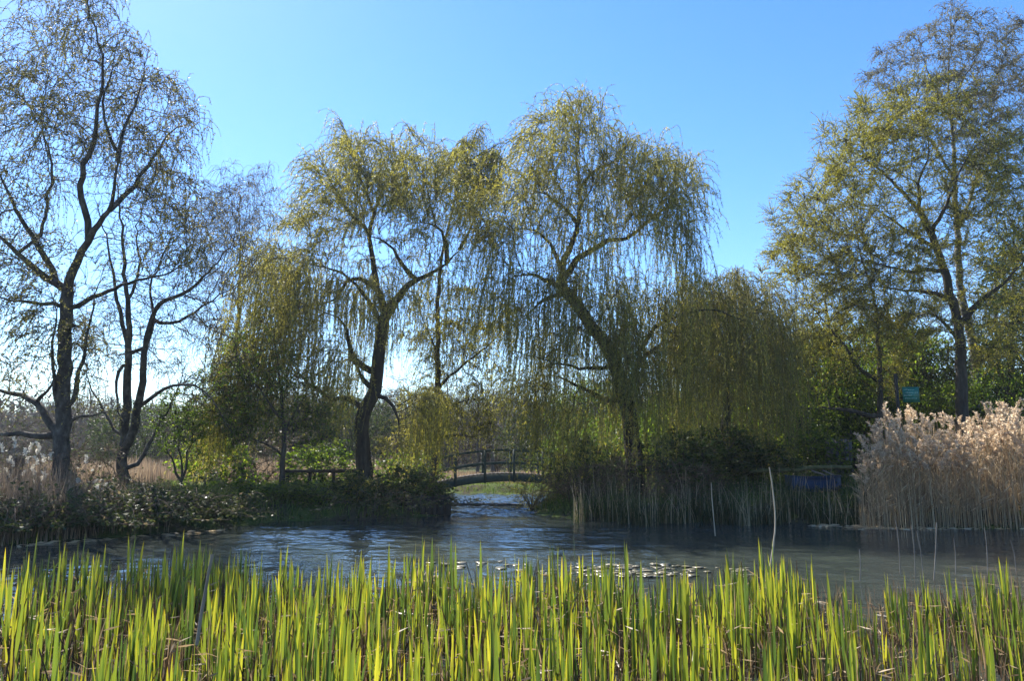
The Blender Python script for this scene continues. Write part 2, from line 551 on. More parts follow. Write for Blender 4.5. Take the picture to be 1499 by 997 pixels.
# ------------------------------------------------------------------ tree growing
class Tree:
    """skeleton of traced limbs, then branches that grow towards points spread through the crown"""

    def __init__(self, Y, step=.3):
        self.Y, self.step = Y, step
        self.pos, self.par, self.rad, self.limbs = [], [], [], []

    def limb(self, pts, w0, w1, drift=None, dy=0.0, world=False):
        """pts in picture pixels; the first point joins the nearest limb; widths in pixels"""
        if world:
            p3 = np.array(pts, float)
            w0, w1 = w0, w1
        else:
            if self.pos:
                q = np.array(self.pos)
                s = P(*pts[0], self.Y)
                j = int(np.argmin(((q - s)[:, [0, 2]] ** 2).sum(1)))
                y0 = q[j, 1]
            else:
                y0 = self.Y + dy
            m = len(pts)
            Lpx = sum(math.dist(pts[i], pts[i + 1]) for i in range(m - 1)) * self.Y / F
            if drift is None: drift = float(rng.uniform(.25, .6) * rng.choice([-1, 1])) if self.pos else 0.0
            p3 = np.array([P(px, py, y0 + drift * Lpx * (i / max(m - 1, 1)) ** 1.2) for i, (px, py) in enumerate(pts)])
            w0, w1 = w0 * self.Y / F / 2, w1 * self.Y / F / 2
        if not self.pos and not world:
            gz_ = float(ground_z(p3[:1, 0], p3[:1, 1])[0]) - .1
            if p3[0, 2] > gz_ + .1: p3 = np.vstack([[p3[0, 0], p3[0, 1], gz_], p3])
        c = catmull(p3, self.step)
        n = len(c)
        wob = rng.normal(size=(n, 3)) * self.step * .07
        wob[0] = 0
        c = c + wob
        par = -1
        if self.pos:
            q = np.array(self.pos)
            par = int(np.argmin(((q - c[0]) ** 2).sum(1)))
            c[0] = q[par]
        tt = np.linspace(0, 1, n)
        r = w0 + (w1 - w0) * tt ** .75
        if par >= 0 or (w1 < .075 and not world): r = np.maximum(w1 * .22 + (w0 - w1 * .22) * (1 - tt) ** 1.1, .005)
        if par < 0:
            r[:3] *= np.array([1.5, 1.2, 1.08])[:len(r[:3])]
        start = len(self.pos)
        for i in range(n):
            self.pos.append(c[i]); self.rad.append(r[i]); self.par.append(par if i == 0 else start + i - 1)
        self.limbs.append((c, r, par < 0))
        return self

    def attract(self, ells, depth_bias=0.0):
        """ells: (cx, cy, rx, ry in px, half depth in m, count)"""
        out = []
        for e in ells:
            cx, cy, rx, ry, rd, n = e[:6]
            oy = e[6] if len(e) > 6 else 0.0
            v = unit(rng.normal(size=(n, 3))) * (rng.uniform(0, 1, (n, 1)) ** (1 / 2.4))
            for a in v:
                out.append(P(cx + a[0] * rx, cy + a[1] * ry, self.Y + oy + a[2] * rd))
        return np.array(out)

    def grow(self, A, kill=.45, jit=.25, iters=90, up=0.05, keep=.35):
        pos = np.array(self.pos); par = list(self.par)
        ns = len(pos)
        self.ns = ns
        d2 = ((A[:, None] - pos[None]) ** 2).sum(-1)
        near = d2.argmin(1); nd = d2.min(1)
        act = nd > kill ** 2
        A, near, nd = A[act], near[act], nd[act]
        dirs = np.zeros((ns, 3))
        kids = np.zeros(ns, int)
        P_ = pos
        for it in range(iters):
            if len(A) == 0: break
            acc = np.zeros_like(P_)
            np.add.at(acc, near, unit(A - P_[near]))
            src = np.unique(near)
            src = src[kids[src] < 5]
            if len(src) == 0: break
            dv = unit(acc[src]) + rng.normal(size=(len(src), 3)) * jit + dirs[src] * keep
            dv[:, 2] += up
            dv = unit(dv)
            new = P_[src] + dv * self.step
            kids[src] += 1
            base = len(P_)
            P_ = np.vstack([P_, new]); dirs = np.vstack([dirs, dv]); kids = np.concatenate([kids, np.zeros(len(new), int)])
            par.extend(src.tolist())
            for c0 in range(0, len(new), 400):
                dd = ((A[:, None] - new[None, c0:c0 + 400]) ** 2).sum(-1)
                k = dd.argmin(1); m = dd[np.arange(len(A)), k]
                b = m < nd
                near[b] = base + c0 + k[b]; nd[b] = m[b]
            act = nd > kill ** 2
            A, near, nd = A[act], near[act], nd[act]
        self.P = P_
        self.parent = np.array(par)
        self.dirs = dirs
        n = len(P_)
        ex = 2.2
        acc = np.zeros(n)
        tipr = self.tipr if hasattr(self, 'tipr') else .0075
        R = np.zeros(n)
        for i in range(n - 1, ns - 1, -1):
            R[i] = max(acc[i], tipr ** ex)
            acc[self.parent[i]] += R[i]
        R = R ** (1 / ex)
        R[:ns] = np.array(self.rad)
        for i in range(ns, n):
            R[i] = min(R[i], R[self.parent[i]] * (.92 if self.parent[i] >= ns else .7))
        self.R = R
        return self

    def paths(self):
        n, ns = len(self.P), self.ns
        main = -np.ones(n, int)
        for i in range(ns, n):
            p = self.parent[i]
            if p >= ns and (main[p] < 0 or self.R[i] > self.R[main[p]]): main[p] = i
        out = []
        for i in range(ns, n):
            p = self.parent[i]
            if p < ns or main[p] != i:
                ch = [p, i]
                while main[ch[-1]] >= 0: ch.append(main[ch[-1]])
                rr = self.R[ch].copy(); rr[0] = min(rr[0], rr[1] * 1.15)
                out.append((self.P[ch], rr))
        return out

    def tips(self, rmax):
        m = np.nonzero(self.R < rmax)[0]
        for i in range(1, self.ns): self.dirs[i] = unit(self.P[i] - self.P[self.parent[i]])
        return self.P[m], self.dirs[m], m


def droop(p0, d0, L, m, tau, wind=(0, 0, 0), zmin=None, jit=.08):
    """hanging twigs: arrays (n, m, 3)"""
    n = len(p0)
    L = np.broadcast_to(L, n).astype(float)
    pts = np.zeros((n, m, 3)); pts[:, 0] = p0
    ds = L / (m - 1)
    tau = np.broadcast_to(tau, n)
    dn = np.array([0, 0, -1.0]) + np.asarray(wind)
    sway = rng.normal(size=(n, 3)) * jit
    for k in range(1, m):
        s = ds * (k - .5)
        e = np.exp(-s / tau)[:, None]
        d = unit(d0 * e + dn * (1 - e) + sway + rng.normal(size=(n, 3)) * jit * .7)
        pts[:, k] = pts[:, k - 1] + d * ds[:, None]
    if zmin is not None:
        # shorten those that would reach the ground
        z0, z1 = pts[:, 0, 2], pts[:, -1, 2]
        need = z1 < zmin
        f = np.where(need, np.clip((z0 - zmin) / np.maximum(z0 - z1, 1e-3), .12, 1), 1.0)
        t = np.linspace(0, 1, m)[None] * f[:, None] * (m - 1)
        i = np.minimum(t.astype(int), m - 2); fr = (t - i)[..., None]
        r = np.arange(n)[:, None]
        pts = pts[r, i] * (1 - fr) + pts[r, i + 1] * fr
    return pts


def strand_mesh(mbt, mbl, pts, r0, r1, per_m, lf, lw, tints, down=.7, from_t=.12):
    n, m, _ = pts.shape
    rr = np.linspace(r0, r1, m)
    tubes(mbt, [(pts[i], rr) for i in range(n)], 3, .5)
    ln = np.linalg.norm(pts[:, 1:] - pts[:, :-1], axis=-1).sum(1)
    cnt = np.maximum(1, (ln * per_m).astype(int))
    sid = np.repeat(np.arange(n), cnt)
    t = rng.uniform(from_t, 1, len(sid)) * (m - 1) * .999
    i = t.astype(int); fr = (t - i)[:, None]
    a, b = pts[sid, i], pts[sid, i + 1]
    d = unit(b - a)
    dirv = unit(d * down + rng.normal(size=d.shape) * .45)
    k = len(sid)
    tt = tints[sid] + rng.normal(size=k) * .16
    leaves(mbl, a * (1 - fr) + b * fr, dirv, lf * rng.uniform(.6, 1.3, k), lw * rng.uniform(.7, 1.3, k), np.clip(tt, 0, 1))


def finish_tree(t, name, label, cat, barkm, twigm, leafm, mbt, mbl, base=None, group=None, thick=.035):
    """assemble Empty > trunk, limbs, branches, twigs, foliage with local coordinates"""
    b0 = t.limbs[0][0][0].copy() if base is None else np.array(base, float)
    root = empty(name, b0, label, cat, group)
    first = None
    for c, r, is_trunk in t.limbs:
        mm = MB()
        tubes(mm, [(c - b0, r)], 10 if r[0] > .06 else 7)
        o = mm.obj('trunk' if is_trunk else 'limb', barkm, root, True)
    ps = t.paths()
    mm = MB()
    big = [(p - b0, r) for p, r in ps if r[0] >= .02]
    small = [(p - b0, r) for p, r in ps if r[0] < .02]
    tubes(mm, big, 6)
    tubes(mm, small, 4)
    mm.obj('branches', twigm if barkm is None else barkm, root, True)
    for nm, q, mat in (('twigs', mbt, twigm), ('foliage', mbl, leafm)):
        if q is not None and q.n:
            o = q.obj(nm, mat, root)
            o.data.transform(Matrix.Translation(Vector(-b0)))
    return root


def rd(n): return rng.normal(size=(n, 3))


def pick(pos, n, wgt=None):
    if wgt is None:
        f = np.zeros(len(pos))
        for _ in range(7):
            k = unit(rng.normal(size=3)) * rng.uniform(.9, 2.6)
            f += np.sin(pos @ k + rng.uniform(0, 6.28))
        wgt = np.exp(.25 * f)
    return rng.choice(len(pos), n, p=None if wgt is None else wgt / wgt.sum(), replace=True)


# --- birch-like crowns with fine drooping twigs
def birch_twigs(t, n, L=(.5, 1.3), per_m=16, lf=.05, lw=.032, rmax=.02, tau=.5, tintbase=.5, wind=(-.12, 0, 0), down=.5, up=.5, tr=1.0):
    mbt, mbl = MB(), MB()
    pos, dirs, _ = t.tips(rmax)
    i = pick(pos, n)
    d0 = unit(dirs[i] + rd(n) * .6 + np.array([0, 0, up]))
    pts = droop(pos[i], d0, rng.uniform(*L, n), 6, tau, wind, None, .10)
    strand_mesh(mbt, mbl, pts, .0068 * tr, .0035 * tr, per_m, lf, lw, np.clip(tintbase + rng.normal(size=n) * .2, 0, 1), down)
    return mbt, mbl


def willow_strands(t, n, Lf, rmax=.03, per_m=15, lf=.085, lw=.02, tau=.55, wind=(-.05, 0, 0), tint=.5, zmin=.35, wz=None, clear=None):
    mbt, mbl = MB(), MB()
    pos, dirs, _ = t.tips(rmax)
    i = pick(pos, n, None if wz is None else wz(pos))
    p = pos[i]
    c = p.mean(0)
    out = unit(np.concatenate([(p - c)[:, :2], np.zeros((n, 1))], 1))
    d0 = unit(dirs[i] * .8 + out * .35 + rd(n) * .45 + np.array([0, 0, .55]))
    L = Lf(p)
    zm = zmin + rng.uniform(0, 1.6, n)
    if clear is not None: zm = np.where((p[:, 0] > clear[0]) & (p[:, 0] < clear[1]), np.maximum(zm, clear[2] + rng.uniform(0, 1.2, n)), zm)
    hi = sstep(7.5, 12.0, p[:, 2])
    d0 = unit(d0 + hi[:, None] * np.array([-.25, 0, .5]))
    pts = droop(p, d0, L * (1 + .25 * hi), 12, tau * rng.uniform(.6, 1.5, n) * (1 + .8 * hi), wind, zm, .08)
    strand_mesh(mbt, mbl, pts, .0085, .005, per_m, lf, lw, np.clip(tint + rng.normal(size=n) * .22, 0, 1), .8)
    return mbt, mbl


# ================= left birch
t = Tree(20.0)
t.limb([(88, 690), (90, 655), (92, 600), (95, 540), (95, 480), (97, 425)], 25, 17)
t.limb([(97, 425), (108, 395), (122, 368), (137, 338), (160, 308), (170, 262), (170, 220)], 14, 7)
t.limb([(135, 342), (121, 305), (118, 255), (134, 215), (142, 175), (150, 115), (145, 60), (128, 5), (122, -40)], 10, 3)
t.limb([(170, 220), (158, 190), (150, 150), (165, 100), (172, 50)], 5, 2)
t.limb([(168, 232), (185, 185), (206, 130), (214, 85)], 6, 2)
t.limb([(160, 308), (185, 284), (216, 244), (248, 196), (284, 178), (305, 185)], 8, 2)
t.limb([(97, 430), (82, 415), (55, 396), (25, 371), (0, 345), (-40, 300)], 13, 5)
t.limb([(92, 430), (76, 395), (56, 360), (30, 320), (4, 262), (-15, 215)], 11, 4)
t.limb([(56, 360), (70, 300), (75, 240), (60, 180), (70, 110), (60, 40)], 5, 2)
t.limb([(104, 456), (148, 430), (190, 414), (248, 400), (300, 372)], 8, 2)
t.limb([(92, 448), (60, 444), (30, 442), (0, 437), (-40, 425)], 7, 4)
t.limb([(86, 640), (62, 600), (45, 584), (20, 575), (-4, 570), (-50, 540)], 13, 8)
t.limb([(48, 586), (70, 572), (80, 555), (76, 520)], 6, 2)
t.limb([(82, 643), (45, 637), (0, 636), (-60, 640)], 11, 9, -.1)
t.limb([(82, 600), (78, 555), (79, 500), (82, 455), (70, 420)], 7, 3)
t.limb([(103, 600), (113, 560), (124, 510), (134, 450), (150, 400)], 8, 3)
t.limb([(104, 610), (135, 607), (168, 602)], 6, 3)
t.tipr = .0095
A = t.attract([(95, 140, 130, 165, 3.5, 760), (30, 330, 95, 130, 3, 220), (215, 190, 85, 105, 3, 300), (250, 320, 60, 90, 2.5, 130),
               (20, 500, 55, 80, 2, 80), (115, -30, 70, 50, 2, 90), (110, 520, 60, 70, 2, 70), (-60, 250, 60, 150, 3, 120), (40, 60, 50, 70, 2, 90)])
t.grow(A, .42, .28, up=.04)
a, b = birch_twigs(t, 4900, (.4, 1.3), 15, .055, .033, .02, .6, .6, (-.18, 0, 0))
finish_tree(t, 'birch_tree', 'tall birch at the far left, thick dark trunk forking above the brambles', 'tree', M['bark_alder'], M['twig'], M['leaf_birch'], a, b)

# ================= twin-stemmed tree beside it
t = Tree(22.0)
t.limb([(180, 715), (182, 640), (186, 560), (188, 480), (183, 400), (178, 330), (170, 250)], 17, 5, dy=0)
t.limb([(184, 500), (172, 440), (166, 400), (152, 335), (140, 290)], 7, 3)
t.limb([(184, 660), (200, 610), (208, 560), (215, 495), (234, 446), (276, 424), (304, 398), (345, 350)], 13, 4)
t.limb([(212, 520), (225, 470), (220, 420), (240, 370), (260, 320)], 6, 2)
t.limb([(205, 600), (241, 568), (282, 565), (312, 588), (330, 620)], 6, 3)
t.limb([(192, 690), (212, 665), (236, 615), (252, 588), (270, 540)], 7, 3)
t.limb([(188, 530), (172, 545), (172, 590), (180, 620)], 6, 5)
t.limb([(222, 470), (262, 470), (310, 440), (370, 400)], 6, 2)
t.limb([(190, 440), (205, 390), (200, 340), (215, 280)], 5, 2)
t.limb([(175, 640), (150, 600), (130, 560), (125, 510)], 5, 2)
t.tipr = .009
A = t.attract([(230, 450, 130, 120, 3, 380), (320, 350, 75, 80, 2.5, 260), (200, 320, 60, 70, 2, 100), (290, 520, 80, 80, 2, 130), (140, 500, 50, 70, 2, 50), (355, 290, 40, 45, 2, 50)])
t.grow(A, .42, .3)
a, b = birch_twigs(t, 2900, (.3, 1.0), 4, .045, .03, .02, .5, .5)
finish_tree(t, 'twin_stemmed_tree', 'bare twin-stemmed tree with spreading dark limbs, right of the thick birch', 'tree', M['bark_alder'], M['twig'], M['leaf_birch'], a, b)

# ================= pale tree behind, between birch and willow
t = Tree(33.0, .4)
t.limb([(352, 690), (350, 600), (348, 500), (352, 400), (350, 310), (350, 260)], 10, 3)
A = t.attract([(350, 320, 75, 90, 3, 260), (385, 400, 80, 90, 3, 160), (320, 420, 60, 80, 3, 100)])
t.grow(A, .5, .3)
a, b = birch_twigs(t, 3000, (.5, 1.4), 7, .05, .034, .02, .6, .6)
finish_tree(t, 'pale_twiggy_tree', 'pale fine-twigged tree standing behind, left of the left willow', 'tree', M['twig_grey'], M['twig_grey'], M['leaf_pale'], a, b)

# ================= left willow
t = Tree(25.0)
t.limb([(532, 715), (533, 679), (529, 632), (534, 600), (548, 572), (552, 542), (556, 517), (557, 491), (563, 466), (577, 442)], 26, 16)
t.limb([(577, 442), (599, 417), (631, 401), (655, 385), (673, 366)], 13, 7)
t.limb([(655, 385), (653, 357), (645, 337), (627, 327), (605, 326)], 8, 3)
t.limb([(670, 368), (690, 330), (700, 290)], 6, 2)
t.limb([(566, 460), (553, 421), (546, 381), (540, 341), (547, 313), (559, 281), (579, 249), (596, 228), (612, 208)], 11, 3)
t.limb([(540, 341), (511, 309), (490, 281), (470, 258), (455, 240)], 7, 2)
t.limb([(551, 420), (527, 409), (507, 414), (490, 437), (466, 446), (440, 450)], 8, 3)
t.limb([(604, 412), (575, 365), (555, 349), (530, 345)], 8, 3)
t.limb([(548, 310), (530, 265), (512, 212), (500, 182)], 5, 2)
t.limb([(553, 548), (523, 531), (512, 510), (508, 484), (495, 466), (470, 455)], 12, 4)
t.limb([(549, 572), (536, 560), (523, 540), (515, 528)], 10, 8)
t.limb([(531, 600), (510, 584), (487, 585), (458, 567), (430, 540), (400, 520)], 9, 4)
t.limb([(545, 575), (566, 585), (580, 605), (584, 640)], 8, 4)
t.limb([(560, 480), (540, 440), (500, 400), (450, 385), (420, 380)], 7, 3)
t.limb([(640, 340), (632, 300), (620, 250), (640, 215)], 4, 2)
A = t.attract([(565, 265, 115, 62, 3, 260), (500, 300, 75, 70, 3, 170), (645, 290, 70, 65, 3, 170), (425, 390, 80, 80, 2.6, 230),
               (395, 480, 72, 50, 2.4, 170), (620, 380, 60, 45, 2, 110), (700, 330, 35, 50, 2, 60), (540, 420, 80, 50, 2.5, 90), (480, 530, 60, 40, 2, 90), (365, 520, 45, 40, 2, 70), (340, 600, 30, 30, 1.6, 30), (615, 590, 38, 32, 1.5, 80), (590, 640, 25, 25, 1.2, 20)])
t.grow(A, .42, .3, up=.1)


def lw1(p):
    n = len(p)
    return np.where(p[:, 2] > 8.5, rng.uniform(.5, 1.5, n), rng.uniform(1.0, 3.2, n))


a, b = willow_strands(t, 5200, lw1, tint=.6, clear=(-2.5, 1, 2.6), per_m=20, lf=.115, lw=.019)
finish_tree(t, 'weeping_willow', 'weeping willow left of the bridge with upright crooked trunk and yellow-green strands', 'tree', M['bark_willow'], M['twig_willow'], M['leaf_willow'], a, b)

# ================= slender tree behind the gap
t = Tree(28.5)
t.limb([(634, 705), (637, 640), (640, 580), (641, 500), (641, 440), (648, 370), (664, 300), (682, 240), (700, 185)], 13, 2)
t.limb([(640, 567), (668, 542), (711, 509), (735, 482), (755, 455)], 5, 2)
t.limb([(638, 640), (665, 637), (690, 640), (722, 632)], 5, 2)
t.limb([(641, 520), (620, 470), (612, 440)], 4, 2)
t.limb([(682, 240), (720, 215), (750, 205)], 3, 1.5)
t.limb([(640, 600), (670, 590), (715, 580)], 4, 2)
A = t.attract([(650, 480, 65, 85, 2.2, 230), (700, 560, 40, 60, 1.5, 70), (690, 250, 55, 70, 2.2, 130), (640, 600, 55, 50, 2, 110), (715, 480, 35, 55, 1.5, 50), (690, 620, 40, 30, 1.5, 50)])
t.grow(A, .42, .3)
a, b = birch_twigs(t, 5200, (.3, 1.2), 20, .055, .034, .02, .4, .4)
finish_tree(t, 'slender_tree', 'slender straight dark tree between the two willows, just left of the bridge', 'tree', M['bark'], M['twig'], M['leaf_oak'], a, b)

# ================= right willow
t = Tree(24.0)
t.limb([(930, 720), (928, 680), (923, 620), (911, 571), (900, 534), (885, 504), (864, 474), (846, 448), (829, 424)], 29, 16)
t.limb([(829, 424), (822, 395), (832, 366), (846, 328), (849, 273), (845, 232), (847, 196), (845, 170), (856, 132)], 11, 3)
t.limb([(828, 405), (845, 380), (864, 367), (890, 353), (918, 347), (941, 333), (958, 312), (973, 285), (982, 272)], 11, 4)
t.limb([(849, 272), (873, 249), (902, 234), (930, 225)], 6, 2)
t.limb([(848, 325), (820, 300), (790, 280), (765, 290)], 7, 3)
t.limb([(826, 420), (796, 409), (774, 400), (745, 410)], 8, 3)
t.limb([(833, 430), (808, 434), (780, 453), (755, 474)], 8, 3)
t.limb([(915, 585), (930, 540), (952, 515), (974, 502), (1006, 493)], 12, 4)
t.limb([(932, 528), (950, 490), (978, 468), (1010, 456), (1054, 456), (1092, 472)], 8, 3)
t.limb([(912, 580), (895, 588), (848, 566), (819, 552), (790, 550)], 10, 4)
t.limb([(898, 535), (870, 540), (848, 538), (811, 530), (770, 520)], 7, 3)
t.limb([(958, 312), (985, 305), (1005, 312)], 4, 2)
t.limb([(981, 273), (1000, 245), (1018, 240)], 4, 2)
t.limb([(846, 196), (820, 175), (795, 180)], 3, 2)
t.limb([(822, 390), (800, 350), (770, 335), (740, 340)], 7, 3)
A = t.attract([(845, 205, 75, 60, 2.8, 170), (785, 290, 70, 55, 2.8, 190), (950, 265, 75, 52, 2.8, 190), (870, 310, 80, 60, 3, 130),
               (735, 325, 40, 55, 2.2, 120), (980, 330, 50, 50, 2, 80), (990, 440, 70, 40, 2.2, 110), (800, 500, 50, 50, 2.2, 100), (860, 420, 80, 40, 2.4, 70), (1015, 270, 15, 25, 1.5, 20), (780, 570, 45, 35, 2, 90), (850, 600, 50, 30, 2, 70), (960, 520, 55, 40, 2.2, 130), (900, 470, 60, 40, 2.2, 60), (755, 430, 35, 45, 2, 60), (920, 440, 60, 50, 2.4, 70)])
t.grow(A, .42, .3, up=.1)


def lw2(p):
    n = len(p)
    return np.where(p[:, 2] > 9.3, rng.uniform(.6, 2.0, n), rng.uniform(1.4, 4.0, n))


a, b = willow_strands(t, 4300, lw2, tint=.58, clear=(-2, .75, 2.5), per_m=20, lf=.115, lw=.019)
finish_tree(t, 'weeping_willow', 'weeping willow right of the bridge, its dark trunk leaning left', 'tree', M['bark_willow'], M['twig_willow'], M['leaf_willow'], a, b)

# ================= low domed willow to the right
t = Tree(26.5)
t.limb([(1062, 715), (1062, 640), (1066, 560), (1078, 490), (1088, 440)], 20, 8)
t.limb([(1070, 530), (1040, 470), (1025, 430)], 8, 3)
t.limb([(1078, 490), (1110, 450), (1135, 430)], 8, 3)
A = t.attract([(1075, 435, 78, 48, 2.7, 190), (1125, 480, 45, 50, 2.6, 120), (1030, 480, 45, 50, 2.4, 110), (1080, 530, 70, 40, 2.4, 120)])
t.grow(A, .4, .3, up=.1)
a, b = willow_strands(t, 1900, lambda p: rng.uniform(.8, 5.5, len(p)), tint=.42, per_m=15, lf=.08, lw=.018, wind=(0, 0, 0))
finish_tree(t, 'weeping_willow', 'low domed willow right of the leaning one, strands hanging in a rounded mound', 'tree', M['bark_willow'], M['twig_willow'], M['leaf_willow'], a, b)

# ================= oak on the right
t = Tree(27.0)
t.limb([(1410, 640), (1408, 585), (1406, 510), (1399, 457), (1388, 418), (1382, 396), (1368, 354), (1350, 314)], 22, 9, dy=0)
t.limb([(1396, 442), (1370, 430), (1337, 426), (1297, 421), (1262, 415)], 8, 3)
t.limb([(1384, 400), (1360, 394), (1330, 398), (1294, 388), (1250, 380)], 7, 2)
t.limb([(1374, 365), (1340, 345), (1300, 316), (1262, 296)], 7, 2)
t.limb([(1352, 316), (1330, 290), (1290, 250), (1255, 225), (1225, 220)], 7, 2)
t.limb([(1350, 314), (1345, 270), (1360, 220), (1350, 170)], 6, 2)
t.limb([(1362, 340), (1390, 290), (1410, 240), (1440, 200)], 7, 2)
t.limb([(1405, 480), (1420, 455), (1440, 436), (1466, 417), (1500, 380)], 11, 5)
t.limb([(1404, 500), (1380, 470), (1350, 460), (1310, 480)], 6, 2)
A = t.attract([(1290, 250, 108, 112, 3.5, 760), (1215, 335, 95, 85, 3, 460), (1370, 190, 90, 90, 3.2, 320), (1450, 280, 80, 120, 3.2, 380),
               (1270, 410, 90, 40, 3, 150), (1180, 330, 50, 55, 2.4, 90), (1480, 250, 50, 110, 2.5, 150), (1470, 420, 60, 60, 2.5, 120), (1330, 370, 90, 60, 3, 200), (1340, 470, 90, 45, 2.6, 160), (1460, 500, 45, 50, 2.2, 110)])
t.grow(A, .42, .32, up=.03)
a, b = birch_twigs(t, 18000, (.25, .8), 28, .046, .03, .022, 2.0, .68, (0, 0, 0), .4, .3)
finish_tree(t, 'oak_tree', 'broad spreading oak behind the right reed bed, olive-gold young leaves on dark limbs', 'tree', M['bark'], M['twig'], M['leaf_oak'], a, b)

# ================= birch behind the oak
t = Tree(29.0)
t.limb([(1424, 650), (1426, 600), (1428, 540), (1420, 480), (1408, 435), (1403, 361), (1398, 290), (1396, 220), (1388, 120), (1392, 40), (1395, 0)], 17, 2)
t.limb([(1402, 340), (1430, 260), (1450, 180), (1462, 110)], 6, 2)
t.limb([(1397, 260), (1360, 200), (1335, 150), (1310, 110)], 5, 2)
t.limb([(1390, 150), (1420, 100), (1440, 60)], 4, 2)
t.limb([(1394, 180), (1365, 120), (1345, 60)], 4, 2)
A = t.attract([(1385, 110, 90, 95, 2.8, 330), (1450, 170, 70, 110, 2.8, 240), (1310, 110, 45, 55, 2, 90), (1480, 80, 50, 60, 2, 80), (1400, 40, 70, 40, 2, 80)])
t.grow(A, .42, .28, up=.05)
a, b = birch_twigs(t, 5600, (.3, .9), 16, .05, .034, .02, .6, .55, (-.1, 0, 0), .5, .9)
finish_tree(t, 'silver_birch', 'tall silver birch with white-streaked trunk rising behind the oak to the top right', 'tree', M['bark_birch'], M['twig_grey'], M['leaf_pale'], a, b)

# ================= thin leaning tree and long low branch (right centre)
t = Tree(28.0)
t.limb([(1288, 690), (1288, 620), (1288, 560), (1286, 500), (1280, 440), (1262, 380), (1250, 320)], 11, 3)
t.limb([(1288, 612), (1262, 606), (1235, 600), (1205, 597), (1180, 599), (1157, 590)], 8, 3, -.15)
t.limb([(1216, 598), (1212, 585), (1206, 575)], 3, 2)
t.limb([(1287, 560), (1258, 540), (1242, 516), (1222, 490), (1202, 466), (1180, 440)], 7, 2)
t.limb([(1178, 600), (1172, 625), (1160, 650)], 3, 2)
A = t.attract([(1240, 440, 70, 60, 2.5, 160), (1200, 480, 60, 50, 2.5, 110), (1300, 480, 40, 70, 2, 80), (1170, 400, 60, 60, 2.5, 140), (1210, 520, 70, 50, 2.5, 150), (1300, 540, 40, 50, 2, 90)])
t.grow(A, .42, .3)
a, b = birch_twigs(t, 5200, (.25, .8), 22, .05, .034, .02, 1.0, .75, (0, 0, 0))
finish_tree(t, 'leaning_tree', 'thin dark tree left of the green sign with one long low branch reaching left', 'tree', M['bark'], M['twig'], M['leaf_oak'], a, b)

# ================= bushy green tree left of the left willow
t = Tree(23.5)
t.limb([(412, 725), (413, 690), (415, 640), (411, 570), (402, 500), (398, 470)], 10, 3)
t.limb([(414, 640), (440, 590), (455, 560)], 5, 2)
t.limb([(412, 620), (380, 570), (350, 540)], 5, 2)
t.limb([(412, 670), (390, 650), (350, 640)], 4, 2)
A = t.attract([(375, 570, 85, 80, 1.9, 230), (430, 600, 55, 60, 1.6, 140), (350, 620, 45, 40, 1.5, 80), (470, 620, 35, 35, 1.4, 50)])
t.grow(A, .36, .3)
a, b = birch_twigs(t, 1900, (.25, .8), 18, .06, .04, .02, .8, .4, (0, 0, 0))
finish_tree(t, 'bushy_tree', 'small bushy dark green tree standing left of the left willow trunk', 'tree', M['bark'], M['twig'], M['leaf_green'], a, b)

# ================= thin multi-stemmed shrub tree
t = Tree(23.0)
t.limb([(265, 730), (265, 690), (262, 640), (258, 600)], 5, 2)
t.limb([(266, 705), (278, 650), (285, 610)], 4, 2)
t.limb([(264, 705), (245, 660), (238, 625)], 4, 2)
A = t.attract([(263, 625, 45, 50, 1.2, 170)])
t.grow(A, .3, .3)
a, b = birch_twigs(t, 700, (.2, .5), 26, .05, .035, .02, .8, .4, (0, 0, 0))
finish_tree(t, 'thin_shrub', 'thin many-stemmed shrub with small green leaves, right of the twin-stemmed tree', 'shrub', M['bark'], M['twig'], M['leaf_green'], a, b)

# ================= dense evergreen at the right edge
t = Tree(31.0)
t.limb([(1480, 660), (1480, 560), (1482, 450), (1485, 340)], 18, 5)
A = t.attract([(1475, 480, 55, 120, 2.5, 300), (1500, 560, 60, 60, 2.5, 120), (1480, 370, 45, 50, 2, 90)])
t.grow(A, .42, .3)
a, b = birch_twigs(t, 2600, (.3, .8), 34, .07, .05, .03, .7, .4, (0, 0, 0))
finish_tree(t, 'evergreen_tree', 'dense dark evergreen at the right edge behind the reed plumes', 'tree', M['bark'], M['twig'], M['leaf_dark'], a, b)

# ------------------------------------------------------------------ shrubs (a few kinds, copied)
def shrub_proto(name, twigm, leafm, nst=6, nat=110, ntw=420, per_m=30, lf=.055, lw=.04, wide=1.0, tint=.5, droopy=1.2, tr=.6):
    t = Tree(0, .14)
    t.tipr = .004 * tr / .6
    for k in range(nst):
        a = k * 2 * PI / nst + rng.uniform(-.4, .4)
        r = rng.uniform(.25, .55) * wide
        p0 = (.05 * math.cos(a), .05 * math.sin(a), -.08)
        if k: p0 = (0, 0, -.05)
        t.limb([p0, (.4 * r * math.cos(a), .4 * r * math.sin(a), .3), (r * math.cos(a), r * math.sin(a), rng.uniform(.5, .8))], .02, .006, world=True)
    v = unit(rng.normal(size=(nat, 3))) * rng.uniform(.3, 1, (nat, 1)) ** .5
    A = v * np.array([.55 * wide, .55 * wide, .5]) + np.array([0, 0, .52])
    A = A[A[:, 2] > .05]
    t.grow(A, .12, .3, 40)
    a, b = birch_twigs(t, ntw, (.1, .28), per_m, lf, lw, .03, droopy * .3, tint, (0, 0, 0), .4, .3, tr)
    root = finish_tree(t, name, 'x', 'shrub', twigm, twigm, leafm, a, b, base=(0, 0, 0))
    # stems of the prototype are one many-branched part
    return root


